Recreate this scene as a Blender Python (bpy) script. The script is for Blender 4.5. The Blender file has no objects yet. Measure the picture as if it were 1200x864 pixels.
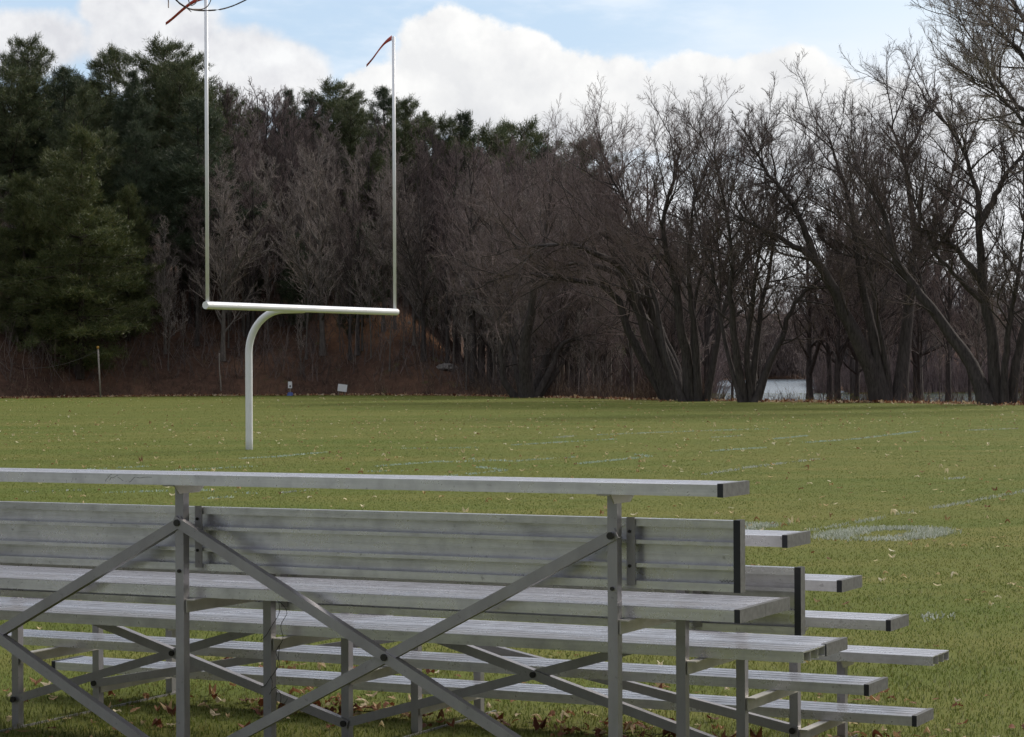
import bpy, math, random
import numpy as np
from mathutils import Vector, Matrix

rng = np.random.default_rng(7)
random.seed(7)
scene = bpy.context.scene
COL = scene.collection
R = math.radians

# ------------------------------------------------------------------ camera
FPX = 2738.2            # focal length in photo pixels (1200 wide)
CAM_Z = 1.63
cam = bpy.data.cameras.new('camera')
cam.sensor_width = 36.0
cam.lens = FPX / 1200 * 36
cam.clip_start = 0.1
cam.clip_end = 6000
cam_o = bpy.data.objects.new('camera', cam)
COL.objects.link(cam_o)
cam_o.matrix_world = (Matrix.Translation((0, 0, CAM_Z)) @ Matrix.Rotation(R(90) + 0.00075, 4, 'X')
                      @ Matrix.Rotation(-0.00485, 4, 'Z'))
scene.camera = cam_o


def horizon(px):
    return 434.06 - 0.00485 * (px - 600)


def at(px, py, d):
    """the point at distance d that the photograph shows at (px, py)"""
    return np.array([(px - 600) / FPX * d, d, CAM_Z + (horizon(px) - py) / FPX * d])


def px_x(px, d):
    return (px - 600) / FPX * d


# ------------------------------------------------------------------ helpers
def tag(o, label=None, cat=None, group=None, kind=None):
    if label: o['label'] = label
    if cat: o['category'] = cat
    if group: o['group'] = group
    if kind: o['kind'] = kind
    return o


def empty(name, loc=(0, 0, 0), rz=0.0):
    o = bpy.data.objects.new(name, None)
    o.empty_display_size = 0.3
    o.location = loc
    o.rotation_euler = (0, 0, rz)
    COL.objects.link(o)
    return o


def link_mesh(name, me, mats, parent=None):
    for m in (mats if isinstance(mats, (list, tuple)) else [mats]):
        me.materials.append(m)
    o = bpy.data.objects.new(name, me)
    COL.objects.link(o)
    if parent: o.parent = parent
    return o


def np_mesh(name, verts, polys, smooth=False):
    """polys: list of integer arrays (n, 3) or (n, 4)"""
    me = bpy.data.meshes.new(name)
    verts = np.asarray(verts, np.float32)
    polys = [np.asarray(p, np.int32) for p in polys if len(p)]
    loops = np.concatenate([p.ravel() for p in polys])
    sizes = np.concatenate([np.full(len(p), p.shape[1], np.int32) for p in polys])
    starts = np.concatenate([[0], np.cumsum(sizes)[:-1]]).astype(np.int32)
    me.vertices.add(len(verts)); me.vertices.foreach_set('co', verts.ravel())
    me.loops.add(len(loops)); me.loops.foreach_set('vertex_index', loops)
    me.polygons.add(len(sizes)); me.polygons.foreach_set('loop_start', starts)
    me.polygons.foreach_set('loop_total', sizes)
    me.polygons.foreach_set('use_smooth', np.full(len(sizes), smooth, bool))
    me.update(calc_edges=True)
    return me


class Geo:
    """collects numpy geometry and builds one mesh"""
    def __init__(self):
        self.v = []; self.q = []; self.t = []; self.n = 0

    def add(self, v, q=None, t=None):
        v = np.asarray(v, float).reshape(-1, 3)
        if q is not None and len(q): self.q.append(np.asarray(q) + self.n)
        if t is not None and len(t): self.t.append(np.asarray(t) + self.n)
        self.v.append(v); self.n += len(v)

    def build(self, name, mats, parent=None, smooth=False):
        me = np_mesh(name, np.concatenate(self.v), ([np.concatenate(self.t)] if self.t else []) +
                     ([np.concatenate(self.q)] if self.q else []), smooth)
        return link_mesh(name, me, mats, parent)

    def box(self, lo, hi):
        x0, y0, z0 = lo; x1, y1, z1 = hi
        v = [(x0, y0, z0), (x1, y0, z0), (x1, y1, z0), (x0, y1, z0), (x0, y0, z1), (x1, y0, z1), (x1, y1, z1), (x0, y1, z1)]
        self.add(v, [(0, 3, 2, 1), (4, 5, 6, 7), (0, 1, 5, 4), (1, 2, 6, 5), (2, 3, 7, 6), (3, 0, 4, 7)])

    def prism(self, poly, axis_pts):
        """bar between two points with a convex 4-gon section given as offsets (vectors)"""
        a, b = [np.asarray(p, float) for p in axis_pts]
        n = len(poly)
        v = [a + p for p in poly] + [b + p for p in poly]
        q = [(i, (i + 1) % n, n + (i + 1) % n, n + i) for i in range(n)]
        q += [(3, 2, 1, 0), (4, 5, 6, 7)]
        self.add(v, q)

    def tube(self, pts, rad, sides=8, cap=True):
        pts = np.asarray(pts, float)[None]; rad = np.broadcast_to(np.asarray(rad, float), (pts.shape[1],))[None]
        v, q = tubes(pts, rad, sides)
        self.add(v, q)
        if cap:
            K = pts.shape[1]; n0 = self.n - len(v)
            for ring, flip in ((0, True), (K - 1, False)):
                c = pts[0, ring]
                b = n0 + ring * sides
                ids = [(b + i, b + (i + 1) % sides) for i in range(sides)]
                self.v.append(c[None]); ci = self.n; self.n += 1
                self.t.append(np.array([(ci, j, i) if flip else (ci, i, j) for i, j in ids]))


def unit(a):
    return a / np.maximum(np.linalg.norm(a, axis=-1, keepdims=True), 1e-9)


def tubes(P, r, sides):
    """P (N,K,3), r (N,K) -> verts, quads of N swept tubes"""
    N, K, _ = P.shape
    T = np.empty_like(P)
    T[:, 1:-1] = P[:, 2:] - P[:, :-2]; T[:, 0] = P[:, 1] - P[:, 0]; T[:, -1] = P[:, -1] - P[:, -2]
    T = unit(T)
    ref = np.where(np.abs(T[:, :1, 2:3]) > 0.8, np.array([1., 0, 0]), np.array([0, 0, 1.]))
    ref = np.broadcast_to(ref, T.shape)
    A = unit(np.cross(T, ref)); B = np.cross(T, A)
    an = np.arange(sides) * 2 * math.pi / sides
    ring = (A[:, :, None] * np.cos(an)[None, None, :, None] + B[:, :, None] * np.sin(an)[None, None, :, None])
    V = P[:, :, None] + ring * r[:, :, None, None]
    idx = np.arange(N * K * sides).reshape(N, K, sides)
    a = idx[:, :-1]; b = np.roll(a, -1, 2); d = idx[:, 1:]; c = np.roll(d, -1, 2)
    q = np.stack([a, b, c, d], -1).reshape(-1, 4)
    return V.reshape(-1, 3), q


# ------------------------------------------------------------------ materials
def new_mat(name):
    m = bpy.data.materials.new(name); m.use_nodes = True
    nt = m.node_tree
    return m, nt, nt.nodes['Principled BSDF']


def node(nt, typ, **kw):
    n = nt.nodes.new(typ)
    for k, v in kw.items():
        if k.startswith('in_'):
            n.inputs[int(k[3:]) if k[3:].isdigit() else k[3:]].default_value = v
        else:
            setattr(n, k, v)
    return n


def ramp(nt, fac, stops):
    n = nt.nodes.new('ShaderNodeValToRGB')
    els = n.color_ramp.elements
    while len(els) < len(stops): els.new(0.5)
    for e, (p, c) in zip(els, stops):
        e.position = p; e.color = (*c, 1) if len(c) == 3 else c
    nt.links.new(fac, n.inputs[0])
    return n.outputs[0]


def noise(nt, scale, detail=4, rough=0.55, vec=None, coord='Object', stretch=None, dist=0.0):
    n = node(nt, 'ShaderNodeTexNoise')
    n.inputs['Scale'].default_value = scale; n.inputs['Detail'].default_value = detail
    n.inputs['Roughness'].default_value = rough; n.inputs['Distortion'].default_value = dist
    if vec is None:
        tc = node(nt, 'ShaderNodeTexCoord'); vec = tc.outputs[coord]
    if stretch:
        mp = node(nt, 'ShaderNodeMapping'); mp.inputs['Scale'].default_value = stretch
        nt.links.new(vec, mp.inputs['Vector']); vec = mp.outputs[0]
    nt.links.new(vec, n.inputs['Vector'])
    return n.outputs['Fac']


def mix(nt, fac, a, b, mode='MIX'):
    n = node(nt, 'ShaderNodeMix', data_type='RGBA', blend_type=mode)
    for s, v in ((0, fac), (6, a), (7, b)):
        if isinstance(v, (int, float)): n.inputs[s].default_value = v
        elif isinstance(v, tuple): n.inputs[s].default_value = (*v, 1)
        else: nt.links.new(v, n.inputs[s])
    return n.outputs[2]


def bump(nt, bsdf, h, strength=0.4, dist=0.02):
    b = node(nt, 'ShaderNodeBump'); b.inputs['Strength'].default_value = strength; b.inputs['Distance'].default_value = dist
    nt.links.new(h, b.inputs['Height']); nt.links.new(b.outputs[0], bsdf.inputs['Normal'])


def island_mat(name, stops, rough=0.75, transl=0.0, spec=0.2):
    """each leaf / blade / twig island takes its own colour from the ramp"""
    m, nt, b = new_mat(name)
    g = node(nt, 'ShaderNodeNewGeometry')
    c = ramp(nt, g.outputs['Random Per Island'], stops)
    nt.links.new(c, b.inputs['Base Color'])
    b.inputs['Roughness'].default_value = rough
    b.inputs['Specular IOR Level'].default_value = spec
    if transl:
        t = node(nt, 'ShaderNodeBsdfTranslucent'); nt.links.new(c, t.inputs[0])
        mx = node(nt, 'ShaderNodeMixShader'); mx.inputs[0].default_value = transl
        nt.links.new(b.outputs[0], mx.inputs[1]); nt.links.new(t.outputs[0], mx.inputs[2])
        nt.links.new(mx.outputs[0], nt.nodes['Material Output'].inputs[0])
    return m


def aluminium(name, base, rough, dirt, grain=(1.5, 60, 60)):
    m, nt, b = new_mat(name)
    b.inputs['Metallic'].default_value = 0.7
    n1 = noise(nt, 1.0, 5, 0.6, stretch=grain)             # extrusion streaks along the plank
    n2 = noise(nt, 9, 6, 0.65)                               # dull oxide blotches
    n3 = noise(nt, 38, 3, 0.7)
    c = mix(nt, ramp(nt, n1, [(0.3, (0.25,) * 3), (0.75, (1,) * 3)]), tuple(x * 0.70 for x in base), base)
    c = mix(nt, ramp(nt, n2, [(0.45, (0, 0, 0)), (0.8, (dirt,) * 3)]), c, (0.30, 0.285, 0.28))
    c = mix(nt, ramp(nt, n3, [(0.63, (0, 0, 0)), (0.72, (dirt * 0.8,) * 3)]), c, (0.16, 0.15, 0.15))
    nt.links.new(c, b.inputs['Base Color'])
    r = ramp(nt, n2, [(0.3, (rough - 0.06,) * 3), (0.75, (rough + 0.14,) * 3)])
    nt.links.new(r, b.inputs['Roughness'])
    bump(nt, b, n1, 0.08, 0.002)
    return m


M = {}
M['plank'] = aluminium('aluminium plank', (0.74, 0.735, 0.755), 0.28, 0.6)
M['frame'] = aluminium('galvanised angle', (0.385, 0.372, 0.385), 0.42, 0.6, (12, 12, 3))
M['bracket'] = aluminium('mill finish bracket', (0.60, 0.575, 0.52), 0.5, 0.3, (10, 10, 10))


def simple(name, col, rough=0.6, metal=0.0, var=0.25, scale=12, spec=0.4):
    m, nt, b = new_mat(name)
    n = noise(nt, scale, 5, 0.6)
    c = mix(nt, ramp(nt, n, [(0.3, (0, 0, 0)), (0.75, (1, 1, 1))]), tuple(x * (1 - var) for x in col), col)
    nt.links.new(c, b.inputs['Base Color'])
    b.inputs['Roughness'].default_value = rough; b.inputs['Metallic'].default_value = metal
    b.inputs['Specular IOR Level'].default_value = spec
    return m


M['cap_face'] = simple('glare grey cap face', (0.20, 0.20, 0.195), 0.55, 0.35, 0.45, 45)  # grey stands in for sky glare on the dark plastic end
M['cap_lip'] = simple('black cap lip', (0.022, 0.023, 0.028), 0.5, 0, 0.2)
M['bolt'] = simple('dark bolt', (0.05, 0.048, 0.045), 0.45, 0.7)
M['wire'] = simple('rusty wire', (0.045, 0.038, 0.034), 0.7)
M['white_paint'] = simple('white gloss paint', (0.84, 0.85, 0.87), 0.32, 0, 0.06, 3, 0.5)
M['ribbon'] = simple('red ribbon', (0.42, 0.055, 0.03), 0.7)
M['sign_white'] = simple('white board', (0.82, 0.83, 0.85), 0.5, 0, 0.06)
M['blue'] = simple('blue plastic', (0.06, 0.10, 0.30), 0.5)
M['ink'] = simple('dark ink', (0.05, 0.05, 0.06), 0.7)
M['wood_post'] = simple('grey weathered wood', (0.34, 0.31, 0.27), 0.8, 0, 0.4)
M['yellow'] = simple('yellow cap', (0.55, 0.30, 0.05), 0.6)
M['rope'] = simple('grey rope', (0.16, 0.15, 0.14), 0.8)
M['rock'] = simple('pale granite', (0.30, 0.28, 0.26), 0.85, 0, 0.5, 3)
M['deadwood'] = simple('bleached dead wood', (0.42, 0.37, 0.31), 0.85, 0, 0.4, 6)


def bark(name, a, b_):
    m, nt, b = new_mat(name)
    n = noise(nt, 3.0, 6, 0.65, stretch=(4, 4, 0.7))
    n2 = noise(nt, 0.5, 3)
    c = mix(nt, ramp(nt, n, [(0.35, (0, 0, 0)), (0.7, (1, 1, 1))]), a, b_)
    c = mix(nt, ramp(nt, n2, [(0.5, (0, 0, 0)), (0.75, (0.35,) * 3)]), c, tuple(x * 1.35 for x in b_))
    nt.links.new(c, b.inputs['Base Color']); b.inputs['Roughness'].default_value = 0.9
    b.inputs['Specular IOR Level'].default_value = 0.15
    bump(nt, b, n, 0.5, 0.03)
    return m


M['bark_dark'] = bark('dark furrowed bark', (0.040, 0.035, 0.033), (0.105, 0.092, 0.085))
M['bark_grey'] = bark('grey bark', (0.09, 0.08, 0.072), (0.19, 0.17, 0.15))
M['bark_pine'] = bark('pine bark', (0.030, 0.024, 0.020), (0.075, 0.06, 0.05))
M['twig_dark'] = island_mat('dark twigs', [(0, (0.075, 0.062, 0.059)), (0.6, (0.131, 0.106, 0.098)), (1, (0.213, 0.169, 0.150))], 0.85, 0, 0.1)
M['twig_grey'] = island_mat('grey twigs', [(0, (0.168, 0.147, 0.134)), (0.6, (0.280, 0.241, 0.217)), (1, (0.448, 0.378, 0.329))], 0.85, 0, 0.1)
M['twig_red'] = island_mat('reddish twigs', [(0, (0.115, 0.092, 0.088)), (0.6, (0.195, 0.155, 0.147)), (1, (0.31, 0.24, 0.22))], 0.85, 0, 0.1)
M['needles'] = island_mat('pine needles', [(0, (0.045, 0.066, 0.030)), (0.5, (0.078, 0.102, 0.046)), (0.9, (0.125, 0.138, 0.058)), (1, (0.15, 0.115, 0.065))], 0.55, 0.2, 0.3)
M['needles_blue'] = island_mat('dark needles', [(0, (0.038, 0.058, 0.034)), (0.6, (0.065, 0.090, 0.050)), (1, (0.11, 0.122, 0.068))], 0.55, 0.2, 0.3)
M['needles_light'] = island_mat('light needles', [(0, (0.047, 0.066, 0.022)), (0.55, (0.081, 0.102, 0.036)), (1, (0.145, 0.140, 0.055))], 0.55, 0.25, 0.3)
M['brush'] = island_mat('dry brush', [(0, (0.075, 0.052, 0.043)), (0.5, (0.13, 0.088, 0.07)), (0.85, (0.19, 0.14, 0.10)), (1, (0.26, 0.20, 0.14))], 0.9, 0, 0.1)
M['grass_blade'] = island_mat('grass blades', [(0, (0.066, 0.102, 0.013)), (0.5, (0.085, 0.118, 0.017)), (0.82, (0.106, 0.128, 0.022)), (0.94, (0.158, 0.146, 0.036)), (1, (0.24, 0.205, 0.085))], 0.65, 0.45, 0.2)
nt_ = M['grass_blade'].node_tree
src_ = [l for l in nt_.links if l.to_socket.name == 'Base Color'][0].from_socket
n1_ = noise(nt_, 0.30, 4, 0.6, stretch=(0.45, 1.0, 1)); n2_ = noise(nt_, 1.6, 3, 0.6)
c_ = mix(nt_, ramp(nt_, n1_, [(0.42, (0, 0, 0)), (0.68, (0.45,) * 3)]), src_, (0.176, 0.152, 0.042))     # dry patches
c_ = mix(nt_, ramp(nt_, n2_, [(0.50, (0, 0, 0)), (0.72, (0.55,) * 3)]), c_, (0.070, 0.106, 0.013))      # lusher clumps
for n_ in list(nt_.nodes):
    if n_.type in ('BSDF_PRINCIPLED', 'BSDF_TRANSLUCENT'): nt_.links.new(c_, n_.inputs[0])
g_ = node(nt_, 'ShaderNodeNewGeometry'); v_ = node(nt_, 'ShaderNodeVectorMath', operation='MULTIPLY_ADD')   # soft turf normal
v_.inputs[1].default_value = (0.45, 0.45, 0.45); v_.inputs[2].default_value = (0, 0, 0.6)
w_ = node(nt_, 'ShaderNodeVectorMath', operation='NORMALIZE')
nt_.links.new(g_.outputs['Normal'], v_.inputs[0]); nt_.links.new(v_.outputs[0], w_.inputs[0])
nt_.links.new(w_.outputs[0], nt_.nodes['Principled BSDF'].inputs['Normal'])
M['paint_blade'] = island_mat('chalked grass', [(0, (0.255, 0.290, 0.197)), (0.45, (0.418, 0.453, 0.382)), (1, (0.673, 0.696, 0.638))], 0.8, 0.2, 0.1)
M['paint_blue'] = island_mat('faded blue chalk on grass', [(0, (0.270, 0.351, 0.230)), (0.5, (0.392, 0.499, 0.419)), (1, (0.648, 0.743, 0.702))], 0.8, 0.2, 0.1)
M['leaf'] = island_mat('fallen leaves', [(0, (0.10, 0.032, 0.018)), (0.30, (0.20, 0.075, 0.035)), (0.55, (0.36, 0.20, 0.10)), (0.8, (0.52, 0.38, 0.22)), (1, (0.70, 0.60, 0.44))], 0.7, 0.25, 0.25)
M['leaf_pale'] = island_mat('pale fallen leaves', [(0, (0.20, 0.10, 0.05)), (0.4, (0.42, 0.30, 0.13)), (0.8, (0.62, 0.52, 0.30)), (1, (0.72, 0.66, 0.50))], 0.7, 0.25, 0.25)


# field turf
def turf():
    m, nt, b = new_mat('mown turf')
    big = noise(nt, 0.10, 4, 0.55)
    mow = noise(nt, 0.35, 3, 0.6, stretch=(0.25, 1.0, 1))
    mid = noise(nt, 1.1, 4, 0.6)
    fine = noise(nt, 16, 5, 0.7)
    c = mix(nt, ramp(nt, big, [(0.35, (0, 0, 0)), (0.65, (1, 1, 1))]), (0.090, 0.118, 0.020), (0.114, 0.128, 0.027))
    c = mix(nt, ramp(nt, mow, [(0.40, (0, 0, 0)), (0.68, (0.6,) * 3)]), c, (0.195, 0.165, 0.050))
    c = mix(nt, ramp(nt, mid, [(0.42, (0, 0, 0)), (0.7, (0.55,) * 3)]), c, (0.080, 0.112, 0.020))
    c = mix(nt, ramp(nt, fine, [(0.30, (0.4,) * 3), (0.58, (0, 0, 0))]), c, (0.10, 0.11, 0.018))
    c = mix(nt, ramp(nt, fine, [(0.58, (0, 0, 0)), (0.80, (0.55,) * 3)]), c, (0.23, 0.21, 0.078))
    nt.links.new(c, b.inputs['Base Color'])
    b.inputs['Roughness'].default_value = 0.9; b.inputs['Specular IOR Level'].default_value = 0.1
    bump(nt, b, fine, 0.5, 0.03)
    return m


def litter():
    m, nt, b = new_mat('leaf litter')
    n1 = noise(nt, 0.25, 4, 0.6); n2 = noise(nt, 2.2, 6, 0.72); n3 = noise(nt, 0.6, 3)
    c = mix(nt, ramp(nt, n2, [(0.3, (0, 0, 0)), (0.7, (1, 1, 1))]), (0.030, 0.020, 0.016), (0.105, 0.062, 0.045))
    c = mix(nt, ramp(nt, n1, [(0.45, (0, 0, 0)), (0.7, (0.7,) * 3)]), c, (0.15, 0.085, 0.055))
    c = mix(nt, ramp(nt, n3, [(0.62, (0, 0, 0)), (0.72, (0.6,) * 3)]), c, (0.07, 0.085, 0.03))
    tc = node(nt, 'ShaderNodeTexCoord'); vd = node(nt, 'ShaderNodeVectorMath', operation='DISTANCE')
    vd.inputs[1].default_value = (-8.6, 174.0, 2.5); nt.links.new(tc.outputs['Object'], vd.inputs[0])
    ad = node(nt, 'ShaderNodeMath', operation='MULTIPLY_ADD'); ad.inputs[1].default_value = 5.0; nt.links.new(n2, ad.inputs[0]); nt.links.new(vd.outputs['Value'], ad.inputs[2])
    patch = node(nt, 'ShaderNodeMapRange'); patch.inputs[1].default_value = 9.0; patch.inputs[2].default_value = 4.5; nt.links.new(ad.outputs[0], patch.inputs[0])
    c = mix(nt, patch.outputs[0], c, (0.44, 0.235, 0.13))  # sunlit stretch of the slope, painted into the litter colour
    nt.links.new(c, b.inputs['Base Color']); b.inputs['Roughness'].default_value = 0.95
    b.inputs['Specular IOR Level'].default_value = 0.05
    bump(nt, b, n2, 0.8, 0.12)
    return m


def water_mat():
    m, nt, b = new_mat('pond water')
    b.inputs['Base Color'].default_value = (0.06, 0.075, 0.085, 1)
    b.inputs['Roughness'].default_value = 0.22; b.inputs['IOR'].default_value = 1.33
    n = noise(nt, 0.6, 4, 0.6, stretch=(0.4, 1.5, 1))
    bump(nt, b, n, 0.5, 0.12)
    return m


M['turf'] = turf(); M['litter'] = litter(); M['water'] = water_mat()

# ------------------------------------------------------------------ terrain
# field edge: photo column -> distance
EDGE_PX = np.array([-3000, -700, 0, 200, 400, 520, 620, 760, 900, 1040, 1200, 1900, 4200], float)
EDGE_D = np.array([70, 130, 155, 163, 164, 158, 146, 130, 120, 115, 106, 85, 45], float)


def edge(px): return np.interp(px, EDGE_PX, EDGE_D)


def sstep(a, b, x):
    t = np.clip((x - a) / (b - a), 0, 1); return t * t * (3 - 2 * t)


SHORE_PX = np.array([-3000, 700, 834, 838, 953, 960, 985, 990, 4200], float)
SHORE_D = np.array([190, 190, 200, 800, 830, 560, 480, 335, 325], float)
WATER_Z = -2.0


def ground_z(px, d):
    """height of the land behind the field"""
    px = np.asarray(px, float); d = np.asarray(d, float)
    s = d - edge(px)
    Lf = 1 - sstep(440, 600, px)
    hill = 11.0 * (1 - np.exp(-np.maximum(s, 0) / 18)) + 0.02 * np.maximum(s, 0)
    hill += 0.05 * np.maximum(s - 35, 0)
    hill += 0.35 * np.sin(px * 0.021 + d * 0.21) * sstep(0, 8, s)
    dB = np.interp(px, SHORE_PX, SHORE_D)
    bank = -2.6 * sstep(0, 60, s) + 1.3 * sstep(0, 12, d - dB + 4) + 30 * sstep(840, 1150, d)
    return np.where(s < 0, field_z(d), Lf * hill + (1 - Lf) * bank - 0.06)


def field_z(d): return -0.06 * sstep(14, 45, np.asarray(d, float))


def grid_mesh(name, X, Y, Z, m):
    n, k = X.shape
    v = np.stack([X, Y, Z], -1).reshape(-1, 3)
    i = np.arange(n * k).reshape(n, k)
    q = np.stack([i[:-1, :-1], i[1:, :-1], i[1:, 1:], i[:-1, 1:]], -1).reshape(-1, 4)
    return link_mesh(name, np_mesh(name, v, [q], True), m)


cols = np.concatenate([np.linspace(-2900, -300, 20), np.linspace(-280, 1480, 180), np.linspace(1500, 4100, 20)])
rows = np.linspace(0, 1, 70)
C, T = np.meshgrid(cols, rows, indexing='ij')
D = 3.0 + (edge(C) - 3.0) * T ** 1.5
tag(grid_mesh('grass_field', px_x(C, D), D, field_z(D), M['turf']), kind='structure')
# the near part of the field, under and behind the camera
X, Y = np.meshgrid(np.linspace(-80, 80, 20), np.linspace(-70, 3.0, 10), indexing='ij')
Yb = np.where(np.abs(X) > 2.6, Y, Y)
tag(grid_mesh('lawn', X, Yb, np.full_like(X, -0.004), M['turf']), kind='structure')
srow = np.concatenate([np.linspace(-1.0, 60, 50) ** 1, np.geomspace(63, 2600, 60)])
C, S = np.meshgrid(cols, srow, indexing='ij')
D = edge(C) + S
Zt = ground_z(C, np.maximum(D, edge(C) + 0.001))
Zt = np.where(S <= 0.3, field_z(D) - 0.01 - 0.05 * (S < 0), Zt + 0.02)
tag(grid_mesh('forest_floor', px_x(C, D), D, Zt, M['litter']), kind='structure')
g = Geo(); g.box((-900, 60, WATER_Z - 0.5), (900, 1400, WATER_Z))
tag(g.build('pond_water', M['water']), kind='structure')


def base_at(px, d):
    return np.array([px_x(px, d), d, float(ground_z(px, d))])


# ------------------------------------------------------------------ bleachers
YAW = 0.46319
OX, OY, OZ = 0.7012, 7.7882, CAM_Z - 0.38369      # OZ: height of the top seat
LEN = 4.462
WP, TP = 0.2425, 0.0415
bl = empty('bleachers', (OX, OY, 0), -YAW)
tag(bl, 'five-row aluminium bleachers seen from behind with crossed braces', 'bleachers')


def plank_profile(W=WP, T=TP):
    """open-bottomed extruded plank: (across, down) outline, fluted top"""
    top = [(0, -0.002), (0.002, 0)]
    for j in range(4):                       # four raised treads with fine ribs, deep grooves between them
        a = j * W / 4 + 0.004; b = (j + 1) * W / 4 - 0.004
        if j: top += [(a - 0.0015, -0.006), (a, 0)]
        m = 5
        for i in range(m):
            c0 = a + (b - a) * i / m; c1 = a + (b - a) * (i + 1) / m
            top += [(c0 + 0.001, 0), (c1 - 0.0042, 0), (c1 - 0.0035, -0.0016), (c1 - 0.0004, -0.0016)]
        if j < 3: top += [(b, 0), (b + 0.0015, -0.006)]
    top += [(W - 0.002, 0), (W, -0.002)]
    t = 0.0035; ft = 0.014; lip = 0.027
    o = list(top)
    o += [(W, -T), (W - lip, -T), (W - lip, -T + t), (W - t, -T + t), (W - t, -0.005)]
    for c in (2 * W / 3, W / 3):
        o += [(c + t / 2, -0.005), (c + t / 2, -T + t), (c + ft / 2, -T + t), (c + ft / 2, -T), (c - ft / 2, -T),
              (c - ft / 2, -T + t), (c - t / 2, -T + t), (c - t / 2, -0.005)]
    o += [(t, -0.005), (t, -T + t), (lip, -T + t), (lip, -T), (0, -T)]
    return o


PROF = plank_profile()


def plank(name, u0, u1, v, z, vertical=False, caps=(True, True)):
    """plank from u0 to u1; near top edge at (v, z). vertical: open side faces the camera, top edge z, feet at v"""
    if vertical: sec = [(v + TP + d, z - a) for a, d in PROF]
    else: sec = [(v + a, z + d) for a, d in PROF]
    n = len(sec)
    me = bpy.data.meshes.new(name)
    vs = [(u0, a, b) for a, b in sec] + [(u1, a, b) for a, b in sec]
    fs = [(i, (i + 1) % n, n + (i + 1) % n, n + i) for i in range(n)] + [tuple(range(n))[::-1], tuple(range(n, 2 * n))]
    if vertical: fs = [f[::-1] for f in fs]
    me.from_pydata(vs, [], fs); me.update()
    o = link_mesh(name, me, M['plank'], bl)
    # end caps: black lip that wraps the end, grey face with sky glare painted in
    for side, has in zip((0, 1), caps):
        if not has: continue
        uu = u1 if side else u0
        s = 1 if side else -1
        e = 0.0022
        if vertical: lo, hi = (v - e, z - WP - e), (v + TP + e, z + e)
        else: lo, hi = (v - e, z - TP - e), (v + WP + e, z + e)
        g = Geo()
        w = 0.021 if vertical else 0.017
        a0, a1 = sorted((uu - s * w, uu + s * 0.004))
        g.box((a0, lo[0], lo[1]), (a1, hi[0], hi[1]))
        co = g.build('end_cap', [M['cap_lip'], M['cap_face']], o)
        for p in co.data.polygons:
            if p.normal.x * s > 0.9: p.material_index = 1
            if not vertical and p.normal.z > 0.9: p.material_index = 1
    return o


def zz(w): return OZ + w


SEAT = {5: (-0.007, 0.0), 4: (0.618, -0.2115), 3: (1.221, -0.423), 2: (1.833, -0.6335), 1: (2.435, -0.845)}
FOOT = {5: (0.144, -0.434), 4: (0.790, -0.645), 3: (1.545, -0.858), 2: (2.183, -1.067)}
seats = {}
for k, (v, w) in SEAT.items():
    seats[k] = plank('seat', -LEN, 0, v, zz(w), caps=(True, k != 1))
for k, (v, w) in FOOT.items():
    plank('footboard', -LEN, 0, v, zz(w), caps=(True, k != 4))
    if k in (5, 4): plank('footboard', -LEN, 0, v + WP + 0.005, zz(w))
riser5 = plank('riser', -LEN, 0, 0.150, zz(-0.131), True)
plank('riser', -LEN, 0, 0.757, zz(-0.338), True)

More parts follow.
